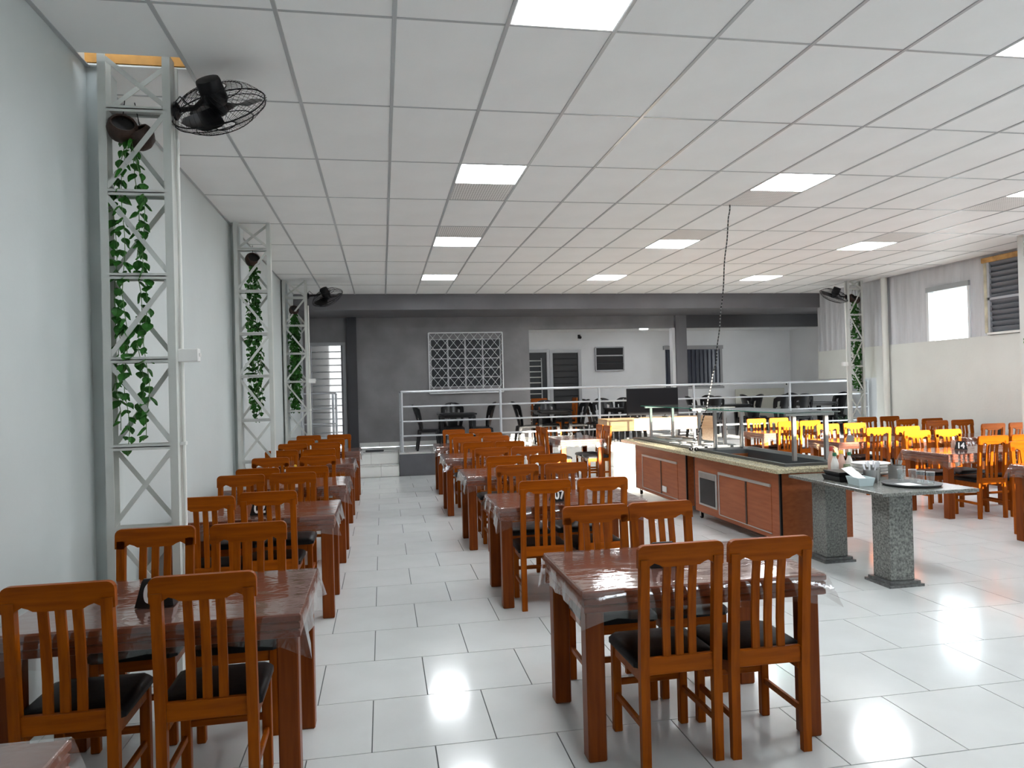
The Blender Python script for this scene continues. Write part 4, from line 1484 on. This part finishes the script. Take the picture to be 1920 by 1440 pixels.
# ------------------------------------------------------------------ black plastic furniture on the platform
def plastic_chair_proto():
    p = Proto()
    rings = []
    for (o, z) in ((.03, .375), (.0, .395), (.0, .43), (.02, .438), (.06, .428)):
        a, b, c, d, r = -.22 + o, .22 - o, -.20 + o, .22 - o, .05
        rings.append([(a + r, c, z), (b - r, c, z), (b, c + r, z), (b, d - r, z), (b - r, d, z), (a + r, d, z), (a, d - r, z), (a, c + r, z)])
    p.part('seat', MB().loft(rings), BLACKP, smooth=True)
    for sx in (-1, 1):
        p.part('front_leg', MB().loft([[(sx * .215 - .025, .20, 0), (sx * .215 + .025, .20, 0), (sx * .215 + .025, .235, 0), (sx * .215 - .025, .235, 0)], [(sx * .19 - .035, .155, .42), (sx * .19 + .035, .155, .42), (sx * .19 + .035, .21, .42), (sx * .19 - .035, .21, .42)]]), BLACKP)
        p.part('back_leg', MB().loft([[(sx * .215 - .025, -.27, 0), (sx * .215 + .025, -.27, 0), (sx * .215 + .025, -.225, 0), (sx * .215 - .025, -.225, 0)], [(sx * .19 - .035, -.215, .42), (sx * .19 + .035, -.215, .42), (sx * .19 + .035, -.15, .42), (sx * .19 - .035, -.15, .42)]]), BLACKP)
    nu, nv = 20, 16
    vs, F = [], []
    for j in range(nv + 1):
        v = j / nv
        for i in range(nu + 1):
            u = i / nu * 2 - 1
            wd_ = .20 + .06 * math.sin(v * math.pi * .62)
            zt = .42 + (.55 - .10 * abs(u) ** 2.6) * v
            x = wd_ * u
            y = -.19 - .16 * v ** 1.25 + .15 * u * u * (.35 + .65 * v)
            vs.append((x, y, zt))
    for j in range(nv):
        for i in range(nu):
            u, v = (i + .5) / nu * 2 - 1, (j + .5) / nv
            cu_, hv = .60, .30
            if ((abs(u) - cu_) / .16) ** 2 + ((v - .40) / .34) ** 2 < 1:
                continue
            a = j * (nu + 1) + i
            F.append((a, a + 1, a + nu + 2, a + nu + 1))
    bm = bmesh.new()
    me = MB().add(vs, F).mesh('backrest')
    bm.from_mesh(me)
    bmesh.ops.solidify(bm, geom=bm.faces[:], thickness=.02)
    bm.to_mesh(me)
    bm.free()
    me.polygons.foreach_set('use_smooth', [True] * len(me.polygons))
    try:
        me.set_sharp_from_angle(angle=math.radians(40))
    except Exception:
        pass
    p.part('backrest', me, BLACKP)
    p.part('white_dot', MB().lathe([(.016, -.002), (.016, .002)], 10).xf(Matrix.Translation((0, -.318, .925)) @ Matrix.Rotation(math.pi / 2 - .3, 4, 'X')), WHITEI)  # small white disc near the top of the backrest
    return p


PCH = plastic_chair_proto()


def plastic_table_proto(S=.80, H=.755):
    p = Proto()

    def rg(o, z):
        r = .05
        a, b = -S / 2 + o, S / 2 - o
        return [(a + r, a, z), (b - r, a, z), (b, a + r, z), (b, b - r, z), (b - r, b, z), (a + r, b, z), (a, b - r, z), (a, a + r, z)]
    p.part('tabletop', MB().loft([rg(.01, H - .035), rg(0, H - .03), rg(0, H - .006), rg(.01, H)]), BLACKP)
    p.part('apron', MB().loft([rg(.05, H - .09), rg(.045, H - .035)]), BLACKP)
    for sx in (-1, 1):
        for sy in (-1, 1):
            x, y = sx * (S / 2 - .05), sy * (S / 2 - .05)
            p.part('leg', MB().loft([[(x - .02, y - .02, 0), (x + .02, y - .02, 0), (x + .02, y + .02, 0), (x - .02, y + .02, 0)], [(x * .94 - .04, y * .94 - .04, H - .05), (x * .94 + .04, y * .94 - .04, H - .05), (x * .94 + .04, y * .94 + .04, H - .05), (x * .94 - .04, y * .94 + .04, H - .05)]]), BLACKP)
    return p


PTB = plastic_table_proto()
HP = math.pi / 2
PT = [(1.57, 15.72, 'first black plastic table on platform, left end by the grille window'), (3.70, 15.80, 'second black plastic table on platform, in front of slatted door'),
      (5.45, 15.95, 'third black plastic table on platform, mostly behind the screen'), (8.05, 16.0, 'fourth black plastic table on platform, beyond the grey pillar'), (10.25, 16.0, 'last black plastic table on platform, near lattice column')]
for x, y, lb in PT:
    PTB.put('plastic_table', lb, 'table', (x, y, ZS), 0, 'black plastic tables on the platform')
PC = [(.94, 15.50, -HP, 'black plastic chair left of the first platform table'), (1.55, 16.25, math.pi, 'black plastic chair behind the first platform table'), (2.12, 15.80, HP, 'black plastic chair right of the first platform table'),
      (3.12, 15.72, -HP, 'black plastic chair left of the second platform table'), (3.70, 16.20, math.pi, 'black plastic chair behind the second platform table'), (4.22, 15.75, HP, 'black plastic chair right of the second platform table'),
      (4.86, 16.15, -HP, 'black plastic chair left of the third platform table'), (5.20, 16.62, math.pi, 'black plastic chair behind third platform table, left one'), (5.76, 16.62, math.pi, 'black plastic chair behind third platform table, half hidden by screen'), (5.45, 15.42, 0, 'black plastic chair in front of the third platform table'),
      (7.35, 16.1, -HP, 'black plastic chair just right of the grey pillar'), (7.30, 15.45, .1, 'black plastic chair in front of the fourth platform table'), (7.95, 16.62, math.pi, 'black plastic chair behind the fourth platform table'), (8.55, 16.0, HP, 'black plastic chair right of the fourth platform table'),
      (9.02, 16.62, -HP, 'black plastic chair before the leaning board, left one'), (9.0, 15.48, .1, 'black plastic chair before the leaning board, nearest railing'), (9.56, 15.55, -.05, 'black plastic chair left of the last platform table'), (10.2, 16.64, math.pi, 'black plastic chair behind the last platform table'), (10.72, 15.98, HP, 'black plastic chair right of the last platform table')]
for x, y, r, lb in PC:
    PCH.put('plastic_chair', lb, 'chair', (x, y, ZS), r, 'black plastic chairs on the platform')

# potted plant at the right end of the platform
t = thing('potted_plant', 'dark leafy potted plant at the right end of the platform', 'plant', (10.62, 15.36, ZS))
obj('pot', MB().lathe([(.09, 0), (.13, .22), (.135, .24), (.12, .24), (.11, .2)], 18), BLACKP, t, smooth=True)
rp = random.Random(5)
for k in range(14):
    a = k * 2.4
    ln = rp.uniform(.30, .42)
    up_ = rp.uniform(.35, .75)
    vs, F = [], []
    for q in range(5):
        f = q / 4
        r = ln * f * (1 - up_ * .4)
        z = .22 + ln * up_ * (f - .35 * f * f) * 1.6
        wd_ = .03 * math.sin(math.pi * min(1, f * .9 + .1)) + .002
        cx_, cy_ = r * math.cos(a), r * math.sin(a)
        vs += [(cx_ - wd_ * math.sin(a), cy_ + wd_ * math.cos(a), z), (cx_ + wd_ * math.sin(a), cy_ - wd_ * math.cos(a), z)]
    for q in range(4):
        F.append((2 * q, 2 * q + 1, 2 * q + 3, 2 * q + 2))
    obj('leaf', MB().add(vs, F), LEAFD, t)

bpy.context.view_layer.update()
